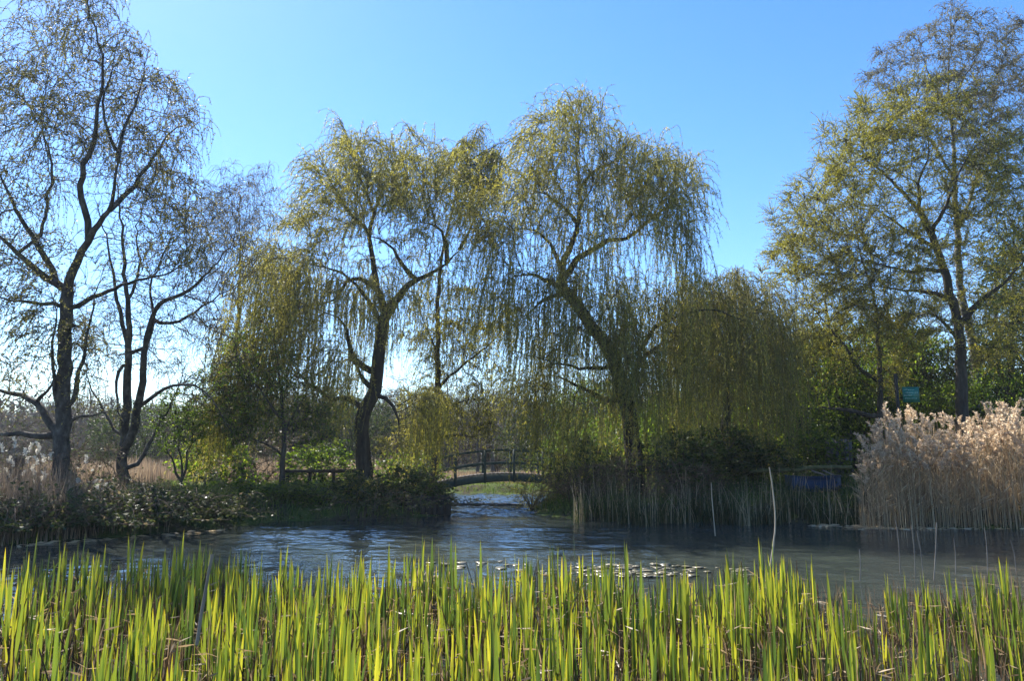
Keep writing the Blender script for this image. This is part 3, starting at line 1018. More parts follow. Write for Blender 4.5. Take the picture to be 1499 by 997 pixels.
protos = {}
protos['green'] = [shrub_proto('leafy_shrub', M['twig'], M['leaf_green'], 6, 120, 520, 34, .05, .036) for _ in range(2)]
protos['dark'] = [shrub_proto('evergreen_shrub', M['bark'], M['leaf_dark'], 6, 120, 620, 38, .055, .04) for _ in range(2)]
protos['bare'] = [shrub_proto('twiggy_shrub', M['cane'], M['leaf_bramble'], 9, 150, 700, 5, .04, .025, droopy=2.5) for _ in range(2)]
protos['tall_green'] = [shrub_proto('leafy_shrub', M['twig'], M['leaf_green'], 7, 200, 2000, 34, .026, .019, droopy=1.0, tr=.15) for _ in range(2)]
protos['tall_bare'] = [shrub_proto('twiggy_shrub', M['cane'], M['leaf_bramble'], 9, 200, 1700, 2, .03, .02, droopy=1.5, tr=.3) for _ in range(2)]
protos['tall_dark'] = [shrub_proto('evergreen_shrub', M['bark'], M['leaf_dark'], 7, 200, 2200, 34, .024, .017, droopy=1.0, tr=.15) for _ in range(2)]
protos['pale'] = [shrub_proto('spring_shrub', M['cane'], M['leaf_grn'] if 'leaf_grn' in M else M['leaf_oak'], 9, 140, 560, 22, .035, .022, droopy=2.2, tint=.65)]


def bramble_proto():
    mbt, mbl = MB(), MB()
    n = 70
    a = rng.uniform(0, 2 * PI, n)
    p0 = np.stack([rng.normal(size=n) * .3, rng.normal(size=n) * .3, np.full(n, -.05)], 1)
    d0 = unit(np.stack([np.cos(a) * .5, np.sin(a) * .5, rng.uniform(.7, 1.6, n)], 1))
    pts = droop(p0, d0, rng.uniform(1.0, 2.1, n), 10, .75, (0, 0, .15), None, .1)
    pts[:, :, 2] = np.maximum(pts[:, :, 2], .03)
    tubes(mbt, [(pts[i], np.linspace(.0065, .003, 10)) for i in range(n)], 4)
    k = 2600
    sid = rng.integers(0, n, k); tt = rng.uniform(.08, .99, k) * 9; i = tt.astype(int); fr = (tt - i)[:, None]
    q = pts[sid, i] * (1 - fr) + pts[sid, i + 1] * fr
    dv = unit(rd(k) + np.array([0, 0, .1]))
    q2 = q + dv * .05
    leaves(mbl, q2, unit(dv + rd(k) * .7), .055 * rng.uniform(.6, 1.4, k), .042 * rng.uniform(.7, 1.2, k), np.clip(.4 + rng.normal(size=k) * .25, 0, 1))
    r = empty('bramble_bush', (0, 0, 0), 'x', 'shrub')
    mbt.obj('canes', M['cane'], r); mbl.obj('foliage', M['leaf_bramble'], r)
    return r


protos['bramble'] = [bramble_proto() for _ in range(2)]
used = set()


def shrub(kind, px, Y, wpx, hm, label, group=None, dz=0.0):
    if hm > 2.3 and 'tall_' + kind in protos: kind = 'tall_' + kind
    pr = protos[kind][int(rng.integers(len(protos[kind])))]
    x = (px - 749.5) / F * Y
    z = float(ground_z(np.array([x]), np.array([Y]))[0]) + dz
    wm = wpx * Y / F / 1.15
    o = copy_tree(pr, (x, Y, max(z, -.1)), float(rng.uniform(0, 6.28)), (wm, wm, hm))
    o['label'] = label
    if group: o['group'] = group
    return o


BR = 'brambles along the left bank'
for px, Y, w, h, lb in [
    (-40, 16.6, 150, 1.0, 'brown bramble bush cut off by the left edge of the picture'),
    (25, 16.4, 130, .95, 'leafy bramble among the dry brown stems at the left water edge'),
    (80, 17.2, 130, 1.05, 'bramble below the thick birch trunk, arching over the bank'),
    (135, 17.3, 130, 1.05, 'bramble with pale glinting leaves between the thick birch and the twin stems'),
    (185, 18.0, 130, 1.05, 'dark bramble in front of the twin-stemmed tree'),
    (235, 18.8, 120, 1.0, 'bramble hanging low over the water in front of the thin shrub'),
    (285, 19.6, 110, .85, 'last bramble on the left bank, ending at the grassy tuft'),
    (60, 19.0, 150, 1.15, 'bramble on the bank crest left of the thick birch foot'),
    (215, 20.8, 140, 1.0, 'bramble on the bank crest beside the foot of the twin stems')]:
    shrub('bramble', px, Y, w, h * 1.3, lb, BR)
shrub('bare', 135, 20.6, 120, 1.75, 'reddish-brown twiggy bush between the thick birch and the twin stems')
shrub('bare', 20, 19.5, 130, 1.35, 'brown twiggy bush behind the white plumes at the far left')
IS = 'low bushes on the left island'
for kind, px, Y, w, h, lb in [
    ('green', 345, 22.3, 100, .75, 'low bright green bush at the left end of the island'),
    ('green', 395, 22.6, 100, .55, 'low bush on the island below the bushy tree'),
    ('green', 435, 22.8, 90, .7, 'low green bush right of the bushy tree foot'),
    ('green', 480, 22.6, 110, .55, 'tangled bush on the island left of the left willow foot'),
    ('dark', 530, 22.9, 90, .9, 'dark bush in front of the left willow foot'),
    ('bramble', 575, 23.0, 110, 1.0, 'tangled bush right of the left willow foot'),
    ('dark', 615, 23.4, 90, 1.05, 'dark bush near the tip of the left island'),
    ('dark', 640, 23.6, 55, .7, 'small dark bush at the very tip of the left island')]:
    shrub(kind, px, Y, w, h, lb, IS)
RS = 'undergrowth on the right bank'
for kind, px, Y, w, h, lb in [
    ('pale', 778, 25.0, 80, 1.0, 'pale spring bush under the right end of the bridge, twigs over the water'),
    ('pale', 822, 26.3, 80, 1.6, 'yellow-green bush beside the right end of the bridge'),
    ('bare', 832, 24.2, 90, .95, 'brown twiggy bush at the water right of the channel mouth'),
    ('bare', 870, 23.3, 110, 1.2, 'brown twiggy bush left of the leaning willow foot'),
    ('dark', 860, 26.0, 110, 1.9, 'dark bush behind the strands left of the leaning willow'),
    ('bare', 935, 22.8, 120, 1.35, 'brown twiggy bush in front of the leaning willow foot'),
    ('dark', 985, 24.0, 130, 1.75, 'dark evergreen bush right of the leaning willow foot'),
    ('dark', 1040, 24.5, 130, 1.55, 'dark evergreen bush below the domed willow'),
    ('dark', 1095, 25.2, 120, 1.35, 'dark evergreen bush left of the blue boat'),
    ('green', 985, 28.5, 130, 3.0, 'tall fresh green bush behind the leaning willow trunk'),
    ('green', 1130, 29, 150, 3.8, 'fresh green bush behind the domed willow strands'),
    ('green', 1190, 27.2, 120, 1.7, 'fresh green bush right behind the blue boat'),
    ('green', 1180, 31.0, 180, 5.6, 'tall fresh green bush under the long low branch'),
    ('green', 1245, 30.5, 140, 4.8, 'fresh green bush behind the grey board fence'),
    ('green', 1310, 31.5, 160, 6.0, 'tall green bush behind the green sign'),
    ('dark', 1265, 34.5, 200, 7.6, 'tall dark bush between the thin leaning tree and the oak'),
    ('dark', 1370, 31.6, 160, 6.0, 'tall dark bush left of the oak trunk'),
    ('green', 1385, 28.6, 120, 3.4, 'green bush at the left foot of the oak'),
    ('green', 1455, 28.8, 140, 4.2, 'green bush between the oak trunk and the right edge'),
    ('dark', 1590, 30.0, 200, 5.5, 'tall dark bush past the right edge of the reed bed'),
    ('green', 1700, 31.0, 200, 5.0, 'tall green bush past the right edge of the reed bed'),
    ('dark', 1120, 34.0, 200, 6.2, 'tall dark bush far behind the domed willow'),
    ('dark', 1040, 32.0, 170, 3.8, 'tall dark bush between the two right willows'),
    ('green', 850, 31.0, 130, 2.4, 'green bush behind the right end of the bridge'),
    ('green', 905, 33.0, 150, 3.0, 'green bush far behind the leaning willow trunk'),
    ('bare', 1000, 22.2, 120, 1.1, 'brown twiggy bush at the sedge edge right of the leaning willow')]:
    shrub(kind, px, Y, w, h, lb, RS)
for px, Y, h, w, kd in [(-20, 50, 5.5, 160, 'bare'), (110, 52, 5.0, 150, 'bare'), (215, 48, 4.6, 140, 'dark'), (300, 46, 4.8, 140, 'bare'), (375, 50, 5.5, 150, 'dark'), (450, 48, 5.5, 130, 'bare'),
                        (520, 47, 5.2, 120, 'dark'), (590, 52, 5.6, 130, 'bare'), (660, 60, 5.5, 130, 'bare'), (725, 62, 5.0, 120, 'bare'), (800, 52, 5.2, 130, 'dark'), (870, 48, 5.6, 130, 'green')]:
    shrub(kd, px, Y, w, h, 'tall bush at the edge of the far wood, behind the pale reeds and field', 'bushes along the edge of the far wood')
BGS = 'bushes behind the left island'
for kind, px, Y, w, h, lb in [
    ('green', 320, 28, 120, 2.2, 'grey-green bush behind the thin shrub'),
    ('bare', 380, 31, 150, 2.2, 'brown bush behind the bushy tree'),
    ('green', 598, 31, 110, 2.0, 'green bush behind the left end of the bridge'),
    ('green', 470, 30, 120, 2.0, 'green bush left of the left willow trunk, further back')]:
    shrub(kind, px, Y, w, h, lb, BGS)
for k, lst in protos.items():
    for r in lst:
        for ch in list(r.children): bpy.data.objects.remove(ch)
        bpy.data.objects.remove(r)

# bright willow shoots bending over the left island
t = Tree(23.2, .12)
t.limb([(500, 735), (512, 700), (520, 688), (528, 690)], 2, 1, 0)
mbt, mbl = MB(), MB()
n = 46
p0 = np.array([P(rng.uniform(505, 545), rng.uniform(705, 735), 23.0 + rng.uniform(-.3, .3)) for _ in range(n)])
d0 = unit(np.array([.2, -.2, 1.0]) + rd(n) * .35)
pts = droop(p0, d0, rng.uniform(.6, 1.3, n), 9, .6, (-.3, 0, 0), .25, .1)
strand_mesh(mbt, mbl, pts, .006, .003, 34, .08, .02, np.full(n, .85), .7)
t.ns = len(t.pos); t.P = np.array(t.pos); t.parent = np.array(t.par); t.R = np.array(t.rad)
finish_tree(t, 'willow_sapling', 'bright yellow-green willow shoots bending low in front of the left willow trunk', 'plant', M['twig_willow'], M['twig_willow'], M['leaf_willow'], mbt, mbl)

# ------------------------------------------------------------------ far woods
def bare_proto(h, wd, nat, step, tipr):
    t = Tree(0, step); t.tipr = tipr
    t.limb([(0, 0, -.2), (.1, .05, h * .25), (-.05, .1, h * .5), (.1, -.1, h * .8)], h * .017, h * .006, world=True)
    v = unit(rng.normal(size=(nat, 3))) * rng.uniform(0, 1, (nat, 1)) ** .45
    A = v * np.array([wd, wd, h * .36]) + np.array([0, 0, h * .64])
    t.grow(A, step * 1.2, .3, 50, up=.08)
    mm = MB()
    tubes(mm, [(c, r) for c, r, _ in t.limbs], 6)
    tubes(mm, t.paths(), 3)
    pos, dirs, _ = t.tips(tipr * 2.2)
    n = 700
    i = pick(pos, n)
    pts = droop(pos[i], unit(dirs[i] + rd(n) * .5), rng.uniform(.6, 1.4, n), 3, 3.0, (0, 0, 1.2), None, .1)
    tubes(mm, [(pts[k], np.array([tipr * .8, tipr * .6, tipr * .4])) for k in range(n)], 3)
    return mm


bp = [bare_proto(10, 2.6, 170, .5, .013) for _ in range(4)]
gm = [m_.mesh('bare_tree', M['twig_grey']) for m_ in bp]
BT = [(655, 52, 8.0), (700, 50, 6.5), (722, 58, 8), (745, 55, 7.0), (778, 52, 7.5), (812, 50, 8), (600, 55, 8), (480, 52, 8), (440, 56, 7.5), (330, 50, 6.5),
      (250, 55, 7), (140, 60, 7), (100, 52, 5.0), (30, 58, 6), (870, 48, 9), (935, 50, 10), (1010, 46, 10), (1090, 44, 12.5), (1150, 45, 12), (1220, 42, 13), (1310, 42, 13), (1470, 44, 15), (1050, 50, 11), (1620, 38, 13), (1740, 40, 12), (1560, 34, 12), (-140, 30, 10), (-220, 40, 9)]
for k, (px, Y, h) in enumerate(BT):
    x = (px - 749.5) / F * Y
    o = bpy.data.objects.new('bare_tree', gm[k % 4])
    COL.objects.link(o)
    o.location = (x, Y, .35)
    o.scale = (h / 10 * rng.uniform(.85, 1.2),) * 2 + (h / 10,)
    o.rotation_euler = (0, 0, rng.uniform(0, 6.28))
    side = 'beyond the left island' if px < 620 else ('beyond the bridge' if px < 850 else 'behind the trees of the right bank')
    tag(o, f'grey leafless tree standing {side}', 'tree', f'leafless trees {side}')
wood = MB()
for k in range(520):
    x = rng.uniform(-110, 110); y = rng.uniform(72, 125)
    s = rng.uniform(.6, 1.0) * (1.0 if x < 10 else 1.2)
    a = rng.uniform(0, 6.28)
    R = np.array([[math.cos(a), -math.sin(a), 0], [math.sin(a), math.cos(a), 0], [0, 0, 1]]) * s
    wood.merge(bp[k % 4], R, (x, y, .2))
# underwood of the far wood: countless short twigs and leaves
n = 110000
x = rng.uniform(-130, 130, n); y = rng.uniform(72, 125, n)
z = .3 + rng.uniform(0, 1, n) ** 1.1 * (6.2 + 1.2 * np.sin(x * .21) + np.sin(x * .53 + 2))
leaves(wood, np.stack([x, y, z], 1), rd(n) + np.array([0, 0, 1.0]), rng.uniform(.5, 1.4, n), rng.uniform(.1, .3, n), .5)
tag(wood.obj('distant_wood', M['wood']), 'grey leafless wood on the horizon', 'wood', kind='stuff')

# pale reeds and grass field beyond the island
def blades(mb, x, y, z, h, wd, tint, lean=.18, seg=3, wind=(0, 0)):
    """upright tapering grass blades, seg quads each"""
    n = len(x)
    a = rng.uniform(0, 2 * PI, n)
    side = np.stack([np.cos(a), np.sin(a), np.zeros(n)], 1)
    b = rng.uniform(0, 2 * PI, n)
    ln = rng.normal(size=n) * lean
    lv = np.stack([np.cos(b) * ln + wind[0], np.sin(b) * ln + wind[1], np.zeros(n)], 1)
    base = np.stack([x, y, z], 1)
    rows = []
    for k in range(seg + 1):
        s = k / seg
        c = base + np.array([0, 0, 1.0]) * (h * (s - .12 * s * s * np.abs(ln) * 3))[:, None] + lv * (h * s ** 1.8)[:, None]
        ww = wd * (1 - s) ** .7 * .5 if k < seg else wd * .02
        ww = np.broadcast_to(ww, n)[:, None]
        rows += [c - side * ww, c + side * ww]
    V = np.stack(rows, 1)
    m = 2 * (seg + 1)
    q = []
    for k in range(seg): q.append([2 * k, 2 * k + 1, 2 * k + 3, 2 * k + 2])
    q = (np.array(q)[None] + (np.arange(n) * m)[:, None, None]).reshape(-1, 4)
    return mb.add(V.reshape(-1, 3), q, None, np.repeat(np.clip(np.broadcast_to(tint, n), 0, 1), m))


def land_pts(n, x0, x1, y0, y1, dmin=.05, dmax=99):
    x = rng.uniform(x0, x1, n); y = rng.uniform(y0, y1, n)
    d = pond_sd(x, y)
    k = (d > dmin) & (d < dmax)
    return x[k], y[k]


mb = MB()
x, y = land_pts(15000, -26, 6, 37.5, 46, .3)
blades(mb, x, y, ground_z(x, y), rng.uniform(.6, 1.4, len(x)) * np.where(x > -6, .4, 1), .05, rng.uniform(.35, 1, len(x)), .12)
tag(mb.obj('reed_field', M['reed_brown']), 'pale dry reeds covering the flat ground beyond the left island', 'reeds', kind='stuff')
mb = MB()
x, y = land_pts(9000, -12, 8, 33, 38.5, .1)
blades(mb, x, y, ground_z(x, y) - .02, rng.uniform(.08, .26, len(x)), .03, rng.uniform(.4, 1, len(x)), .4, 2)
x, y = land_pts(26000, -15, 3, 20, 32, .15)
blades(mb, x, y, ground_z(x, y) - .02, rng.uniform(.12, .42, len(x)), .022, np.clip(rng.normal(size=len(x)) * .25 + .5, 0, 1), .45, 2)
x, y = land_pts(20000, 1, 20, 21, 33, .3)
blades(mb, x, y, ground_z(x, y) - .02, rng.uniform(.12, .4, len(x)), .022, np.clip(rng.normal(size=len(x)) * .25 + .35, 0, 1), .45, 2)
tag(mb.obj('grass', M['grass']), 'rough green grass over the island banks and the field behind', 'grass', kind='stuff')
# low ivy and dead leaves
mb = MB()
x, y = land_pts(42000, -16, 18, 15, 32, -.05)
k = len(x)
leaves(mb, np.stack([x, y, ground_z(x, y) + rng.uniform(0, .3, k) * sstep(0, .5, pond_sd(x, y))], 1), rd(k) + np.array([0, 0, .4]), rng.uniform(.05, .1, k), rng.uniform(.04, .07, k), np.clip(rng.normal(size=k) * .25 + .5, 0, 1))
tag(mb.obj('ground_cover', M['leaf_bramble']), 'ivy and leaf litter covering the shaded banks', 'ground cover', kind='stuff')

# sedge along the right bank
mb = MB()
xs_, ys_, hs_, ti = [], [], [], []
for px in np.arange(835, 1262, .19):
    Y = 20.15 + abs(rng.normal()) * .6 + .35 * math.sin(px * .045) + .22 * math.sin(px * .13 + 2)
    if px < 900: Y += .6
    xs_.append((px - 749.5) / F * Y); ys_.append(Y); hs_.append(rng.uniform(.25, 1.2) * (1 + .3 * math.sin(px * .05) + .25 * math.sin(px * .17 + 1))); ti.append(np.clip(rng.normal() * .2 + .16, 0, 1)); hs_[-1] *= (.62 if 1150 < px < 1236 else .9)
x, y, h = map(np.array, (xs_, ys_, hs_))
blades(mb, x, y, np.maximum(ground_z(x, y) - .03, -.05), h, .022, np.array(ti), .26, 4)
# dry bent stalks among it
k = rng.choice(len(x), 330)
blades(mb, x[k], y[k] - .1, np.maximum(ground_z(x[k], y[k] - .1) - .03, -.05), rng.uniform(.7, 1.5, len(k)), .018, rng.uniform(.75, 1, len(k)), .25, 4)
tag(mb.obj('sedge', M['sedge']), 'dark sedge mixed with dry stalks along the right bank water edge', 'sedge', kind='stuff')

# grassy tuft hanging over the water at the end of the left bank, plus fringe
mb = MB()
for c, s, n in (((295, 20.0), .5, 900), ((322, 20.3), .35, 700), ((260, 19.3), .4, 500)):
    x = (c[0] - 749.5) / F * c[1] + rng.normal(size=n) * s; y = c[1] + rng.normal(size=n) * .25
    blades(mb, x, y, np.maximum(ground_z(x, y) - .02, -.04), rng.uniform(.35, .85, n), .02, rng.uniform(.1, .42, n), .35, 4)
tag(mb.obj('sedge', M['sedge']), 'green sedge tuft hanging over the water at the end of the left bank', 'sedge', kind='stuff')

# ------------------------------------------------------------------ reeds
def reed_stem(mb, x, y, z, h, lean, n_leaf=4, tint=.5):
    b = rng.uniform(0, 2 * PI)
    s = np.linspace(0, 1, 5)
    c = np.stack([x + math.cos(b) * lean * h * s ** 1.7, y + math.sin(b) * lean * h * s ** 1.7, z + h * s], 1)
    tubes(mb, [(c, np.linspace(.0065, .0035, 5))], 4, tint)
    # dry leaves clasping the stem
    m = n_leaf
    t_ = rng.uniform(.2, .85, m)
    p = np.stack([np.interp(t_, s, c[:, i]) for i in range(3)], 1)
    a = rng.uniform(0, 6.28, m)
    dv = np.stack([np.cos(a) * .45, np.sin(a) * .45, rng.uniform(.2, 1.0, m)], 1)
    leaves(mb, p, dv, rng.uniform(.2, .5, m), .018, np.clip(tint + rng.normal(size=m) * .25, 0, 1))
    return c[-1], (math.cos(b), math.sin(b))


def plume(mb, tip, sx, size, n=46):
    """drooping feathery head bending to one side"""
    s = rng.uniform(0, 1, n)
    bend = np.array([sx[0], sx[1], 0])
    ax = np.asarray(tip) + np.stack([bend[0] * .35 * s ** 2, bend[1] * .35 * s ** 2, s * (1 - .25 * s)], 1) * size
    wdt = size * .12 * np.sin(PI * np.clip(s * .85 + .1, 0, 1))
    a = rng.uniform(0, 6.28, n)
    off = np.stack([np.cos(a), np.sin(a), -.2 * np.ones(n)], 1)
    pos = ax + off * (wdt * rng.uniform(0, .5, n))[:, None]
    dv = off * .5 + np.array([0, 0, .55]) + bend * .45 + rd(n) * .2
    leaves(mb, pos, dv, size * rng.uniform(.16, .30, n), size * rng.uniform(.06, .12, n), np.clip(.5 + rng.normal(size=n) * .25, 0, 1))


protor = []
for k in range(10):
    ms, mp = MB(), MB()
    h = 2.3
    tip, bd = reed_stem(ms, 0, 0, 0, h, rng.uniform(.01, .06), 6, rng.uniform(.2, .8))
    plume(mp, tip, (bd[0], bd[1]), rng.uniform(.3, .42), 56)
    protor.append((ms.mesh('stem', M['reed']), mp.mesh('plume', M['plume']), ms, mp))
# positions across the bed, front rows first
cand = []
for _ in range(1500):
    px = rng.uniform(1250, 1720)
    Y = 18.95 + rng.uniform(0, 1) ** 1.4 * 3.0
    if px < 1275 and rng.uniform() < .6: continue
    cand.append(((px - 749.5) / F * Y, Y, px))
cand.sort(key=lambda c: c[1] if c[2] < 1505 else 99)


def reed_h(px, Y):
    e = sstep(1250, 1285, px)
    base = 1.52 + .42 * e + .12 * (Y - 19) + .12 * math.sin(px * .035) + .12 * sstep(1400, 1500, px)
    return float(base * rng.uniform(.72, 1.16))


rest_s, rest_p = MB(), MB()
# individuals: the rows whose heads stand out (every sixth front stem, plus the tallest heads)
for i, (x, y, px) in enumerate(cand):
    z = float(max(ground_z(np.array([x]), np.array([y]))[0], -.12)) - .05
    h = reed_h(px, y)
    pr = protor[int(rng.integers(10))]
    a = float(rng.normal() * .9)
    if i < 255:
        r = empty('common_reed', (x, y, z), 'tall dry common reed with a pinkish feathery plume in the right reed bed', 'reed', 'reeds of the right bed', a)
        r.scale = (1, 1, h / 2.3)
        for nm, me in (('stem', pr[0]), ('plume', pr[1])):
            o = bpy.data.objects.new(nm, me); COL.objects.link(o); o.parent = r
            if nm == 'plume':
                # keep the head's own size while the stem takes the height
                o.scale = (1, 1, 1)
    else:
        R = np.array([[math.cos(a), -math.sin(a), 0], [math.sin(a), math.cos(a), 0], [0, 0, h / 2.3]])
        rest_s.merge(pr[2], R, (x, y, z))
        if rng.uniform() < .27: rest_p.merge(pr[3], R, (x, y, z))
# broken and leafless stems thickening the foot of the bed
n = 1900
px = rng.uniform(1246, 1700, n); Y = 18.85 + rng.uniform(0, 1, n) ** 1.2 * 2.6
x = (px - 749.5) / F * Y
blades(rest_s, x, Y, np.full(n, -.08), rng.uniform(.7, 2.0, n) * (.6 + .4 * sstep(1250, 1290, px)), .014, np.clip(rng.normal(size=n) * .25 + .45, 0, 1), .06, 3)
rb = empty('reed_bed', (12, 20.5, 0), 'dense dry reed bed filling the right bank behind the front reeds', 'reeds')
rb['kind'] = 'stuff'
for nm, q, m_ in (('stems', rest_s, M['reed']), ('plumes', rest_p, M['plume'])):
    o = q.obj(nm, m_, rb); o.data.transform(Matrix.Translation((-12, -20.5, 0)))

# left bank: brown stems and white bulrush-like plumes
mb = MB()
n = 2800
px = np.concatenate([rng.uniform(-60, 140, 2300), rng.uniform(130, 260, 500)]); Y = 15.15 + rng.uniform(0, 1, n) * 3.4 + np.maximum(px, 0) * .011
x = (px - 749.5) / F * Y
k = pond_sd(x, Y) > -.5
blades(mb, x[k], Y[k], np.maximum(ground_z(x[k], Y[k]) - .03, -.1), rng.uniform(.5, 1.7, n)[k] * np.where(px[k] < 120, 1, .7), .016, np.clip(rng.normal(size=n) * .25 + .4, 0, 1)[k], .28, 4)
tag(mb.obj('dry_stems', M['reed_brown']), 'tangle of brown dead stems over the left bank', 'dry stems', kind='stuff')
LP = [(3, 640), (10, 648), (28, 640), (40, 648), (52, 653), (66, 647), (69, 664), (62, 668), (73, 662), (9, 668), (17, 685), (20, 692), (32, 688), (39, 668), (48, 680), (39, 656),
      (72, 690), (60, 694), (65, 697), (117, 700), (131, 702), (128, 666), (70, 708), (105, 718), (140, 720), (-12, 650), (24, 672), (56, 686), (150, 716), (-25, 660)]
lpm = []
for k in range(5):
    ms, mp = MB(), MB()
    tip, bd = reed_stem(ms, 0, 0, 0, 1.7, rng.uniform(.02, .08), 3, .4)
    plume(mp, tip - np.array([0, 0, .1]), bd, .3, 60)
    lpm.append((ms.mesh('stem', M['reed_brown']), mp.mesh('plume', M['plume_white'])))
for k, (px, py) in enumerate(LP):
    Y = 17.6 + rng.uniform(0, 1.3)
    tp = P(px, py, Y)
    z = float(max(ground_z(tp[:1], tp[1:2])[0], -.1))
    r = empty('common_reed', (tp[0], Y, z), 'brown reed with a white fluffy head on the left bank in front of the birch', 'reed', 'white-headed reeds on the left bank', float(rng.uniform(0, 6.28)))
    r.scale = (.8, .8, max(.4, (tp[2] - z) / 1.85))
    for nm, me in zip(('stem', 'plume'), lpm[k % 5]):
        o = bpy.data.objects.new(nm, me); COL.objects.link(o); o.parent = r

# ------------------------------------------------------------------ iris bed in the foreground
def iris_blade(mb, x, y, h, wd, lean, az, face, r10, bent=0.0):
    """sword leaf: folded ribbon of 8 segments; tint packs along-blade position and shade"""
    seg = 8
    s = np.linspace(0, 1, seg + 1)
    prof = np.where(s < .45, .72 + .28 * np.sin(s / .45 * PI / 2), np.cos((s - .45) / .55 * PI / 2) ** .62)
    prof[-1] = .0
    dirh = np.array([math.cos(az), math.sin(az), 0])
    c = np.array([x, y, -.12]) + np.outer(s * h, [0, 0, 1]) + np.outer(lean * h * s ** 2 + bent * h * np.maximum(s - .6, 0) ** 1.5, dirh)
    side = np.array([math.cos(face), math.sin(face), 0])
    nrm = np.array([-math.sin(face), math.cos(face), 0])
    hw = (wd * .5 * prof)[:, None]
    mid = c + nrm * hw * .35
    V = np.stack([c - side * hw, mid, c + side * hw], 1).reshape(-1, 3)
    q = []
    for k in range(seg):
        a = 3 * k
        q += [[a, a + 1, a + 4, a + 3], [a + 1, a + 2, a + 5, a + 4]]
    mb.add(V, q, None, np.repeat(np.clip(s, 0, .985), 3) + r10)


def iris_plant_proto():
    g, wv = MB(), MB()
    nb = int(rng.integers(3, 7))
    fan = rng.uniform(0, PI)
    hh = rng.uniform(.78, .95)
    for k in range(nb):
        u = (k - (nb - 1) / 2) / max(nb - 1, 1)
        az = fan if u > 0 else fan + PI
        h = hh * (1 - .5 * abs(u)) * rng.uniform(.75, 1.08)
        iris_blade(g, u * .09 * math.cos(fan) + rng.normal() * .02, u * .09 * math.sin(fan) + rng.normal() * .02, h, rng.uniform(.020, .036),
                   abs(u) * rng.uniform(.03, .2) + rng.uniform(0, .04), az, rng.uniform(0, 6.28), int(rng.choice([1, 2, 3, 4, 5, 6, 7, 8, 9], p=[.15, .15, .13, .11, .12, .11, .10, .08, .05])),
                   rng.uniform(-.3, 1.2) if rng.uniform() < .06 else 0)
    m = int(rng.integers(6, 12))
    for k in range(m):
        x, y = rng.normal(size=2) * .09
        h = rng.uniform(.2, .62)
        b = rng.uniform(0, 6.28); ln = abs(rng.normal()) * .18
        s = np.linspace(0, 1, 5)
        c = np.stack([x + math.cos(b) * ln * h * s ** 1.5, y + math.sin(b) * ln * h * s ** 1.5, -.1 + h * s], 1)
        if rng.uniform() < .5:
            tubes(wv, [(c, np.linspace(.006, .004, 5))], 4, float(rng.uniform(0, .7)))
        else:
            d = np.array([-math.sin(b), math.cos(b), 0]) * .009
            blades(wv, np.array([x]), np.array([y]), np.array([-.1]), np.array([h]), .02, np.array([rng.uniform(.2, 1)]), .3, 4)
        if rng.uniform() < .5:
            leaves(wv, c[3:4], np.array([[math.cos(b + 1), math.sin(b + 1), rng.uniform(-.6, .6)]]), .16, .016, rng.uniform(.6, 1, 1))
    return g, wv


protoi = []
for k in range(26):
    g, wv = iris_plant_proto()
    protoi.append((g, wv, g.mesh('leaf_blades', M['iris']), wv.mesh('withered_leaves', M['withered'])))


def bed_ok(px, Y):
    """how densely the bed grows at that spot"""
    far = 9.9 - 1.5 * math.exp(-((px - 930) / 130) ** 2) + .5 * math.sin(px * .009) + .35 * math.sin(px * .023 + 1) - (1.0 if px > 1180 else 0) - (1.6 if px < 60 else 0)
    if Y > far: return 0
    dens = .9 + .25 * math.sin(px * .013 + Y * 1.1) * math.sin(px * .031 - Y * 2.3 + 1) + .2 * math.sin(px * .07 + Y * 5)
    if px < 190 and Y < 6.8: dens *= .55
    if Y < 4.6: dens *= .9
    if px > 1240: dens *= .8
    if abs(px - 945) < 60 and Y < 5.4: dens *= .5
    return dens


spots = []
tries = 0
while len(spots) < 1330 and tries < 20000:
    tries += 1
    Y = 3.7 + rng.uniform(0, 1) ** .8 * 6.6
    px = rng.uniform(-420, 1920)
    if rng.uniform() > bed_ok(px, Y): continue
    x = (px - 749.5) / F * Y
    if any((x - q[0]) ** 2 + (Y - q[1]) ** 2 < .007 for q in spots): continue
    spots.append((x, Y, px))
spots.sort(key=lambda s: s[1] if -5 < s[2] < 1505 else 50 + s[1])
restg, restw = MB(), MB()
for k, (x, y, px) in enumerate(spots):
    pr = protoi[int(rng.integers(len(protoi)))]
    a = float(rng.uniform(0, 6.28))
    s = float(rng.uniform(.62, 1.14)) * (1 + .018 * (y - 5)) * (.86 if px > 1150 else 1.0)
    tl = rng.normal(size=2) * .03
    if k < 296:
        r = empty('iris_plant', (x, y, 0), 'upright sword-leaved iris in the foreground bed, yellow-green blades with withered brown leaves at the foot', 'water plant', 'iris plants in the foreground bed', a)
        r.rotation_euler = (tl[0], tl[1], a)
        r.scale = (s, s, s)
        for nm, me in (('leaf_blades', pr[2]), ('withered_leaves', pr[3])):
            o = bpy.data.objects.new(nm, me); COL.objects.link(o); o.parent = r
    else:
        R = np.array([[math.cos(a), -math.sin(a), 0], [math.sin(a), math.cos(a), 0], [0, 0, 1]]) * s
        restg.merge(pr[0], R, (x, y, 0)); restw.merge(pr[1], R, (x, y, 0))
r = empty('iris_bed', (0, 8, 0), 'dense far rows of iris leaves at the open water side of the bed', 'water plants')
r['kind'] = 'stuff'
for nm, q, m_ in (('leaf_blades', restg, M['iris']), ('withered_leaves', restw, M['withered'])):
    o = q.obj(nm, m_, r); o.data.transform(Matrix.Translation((0, -8, 0)))
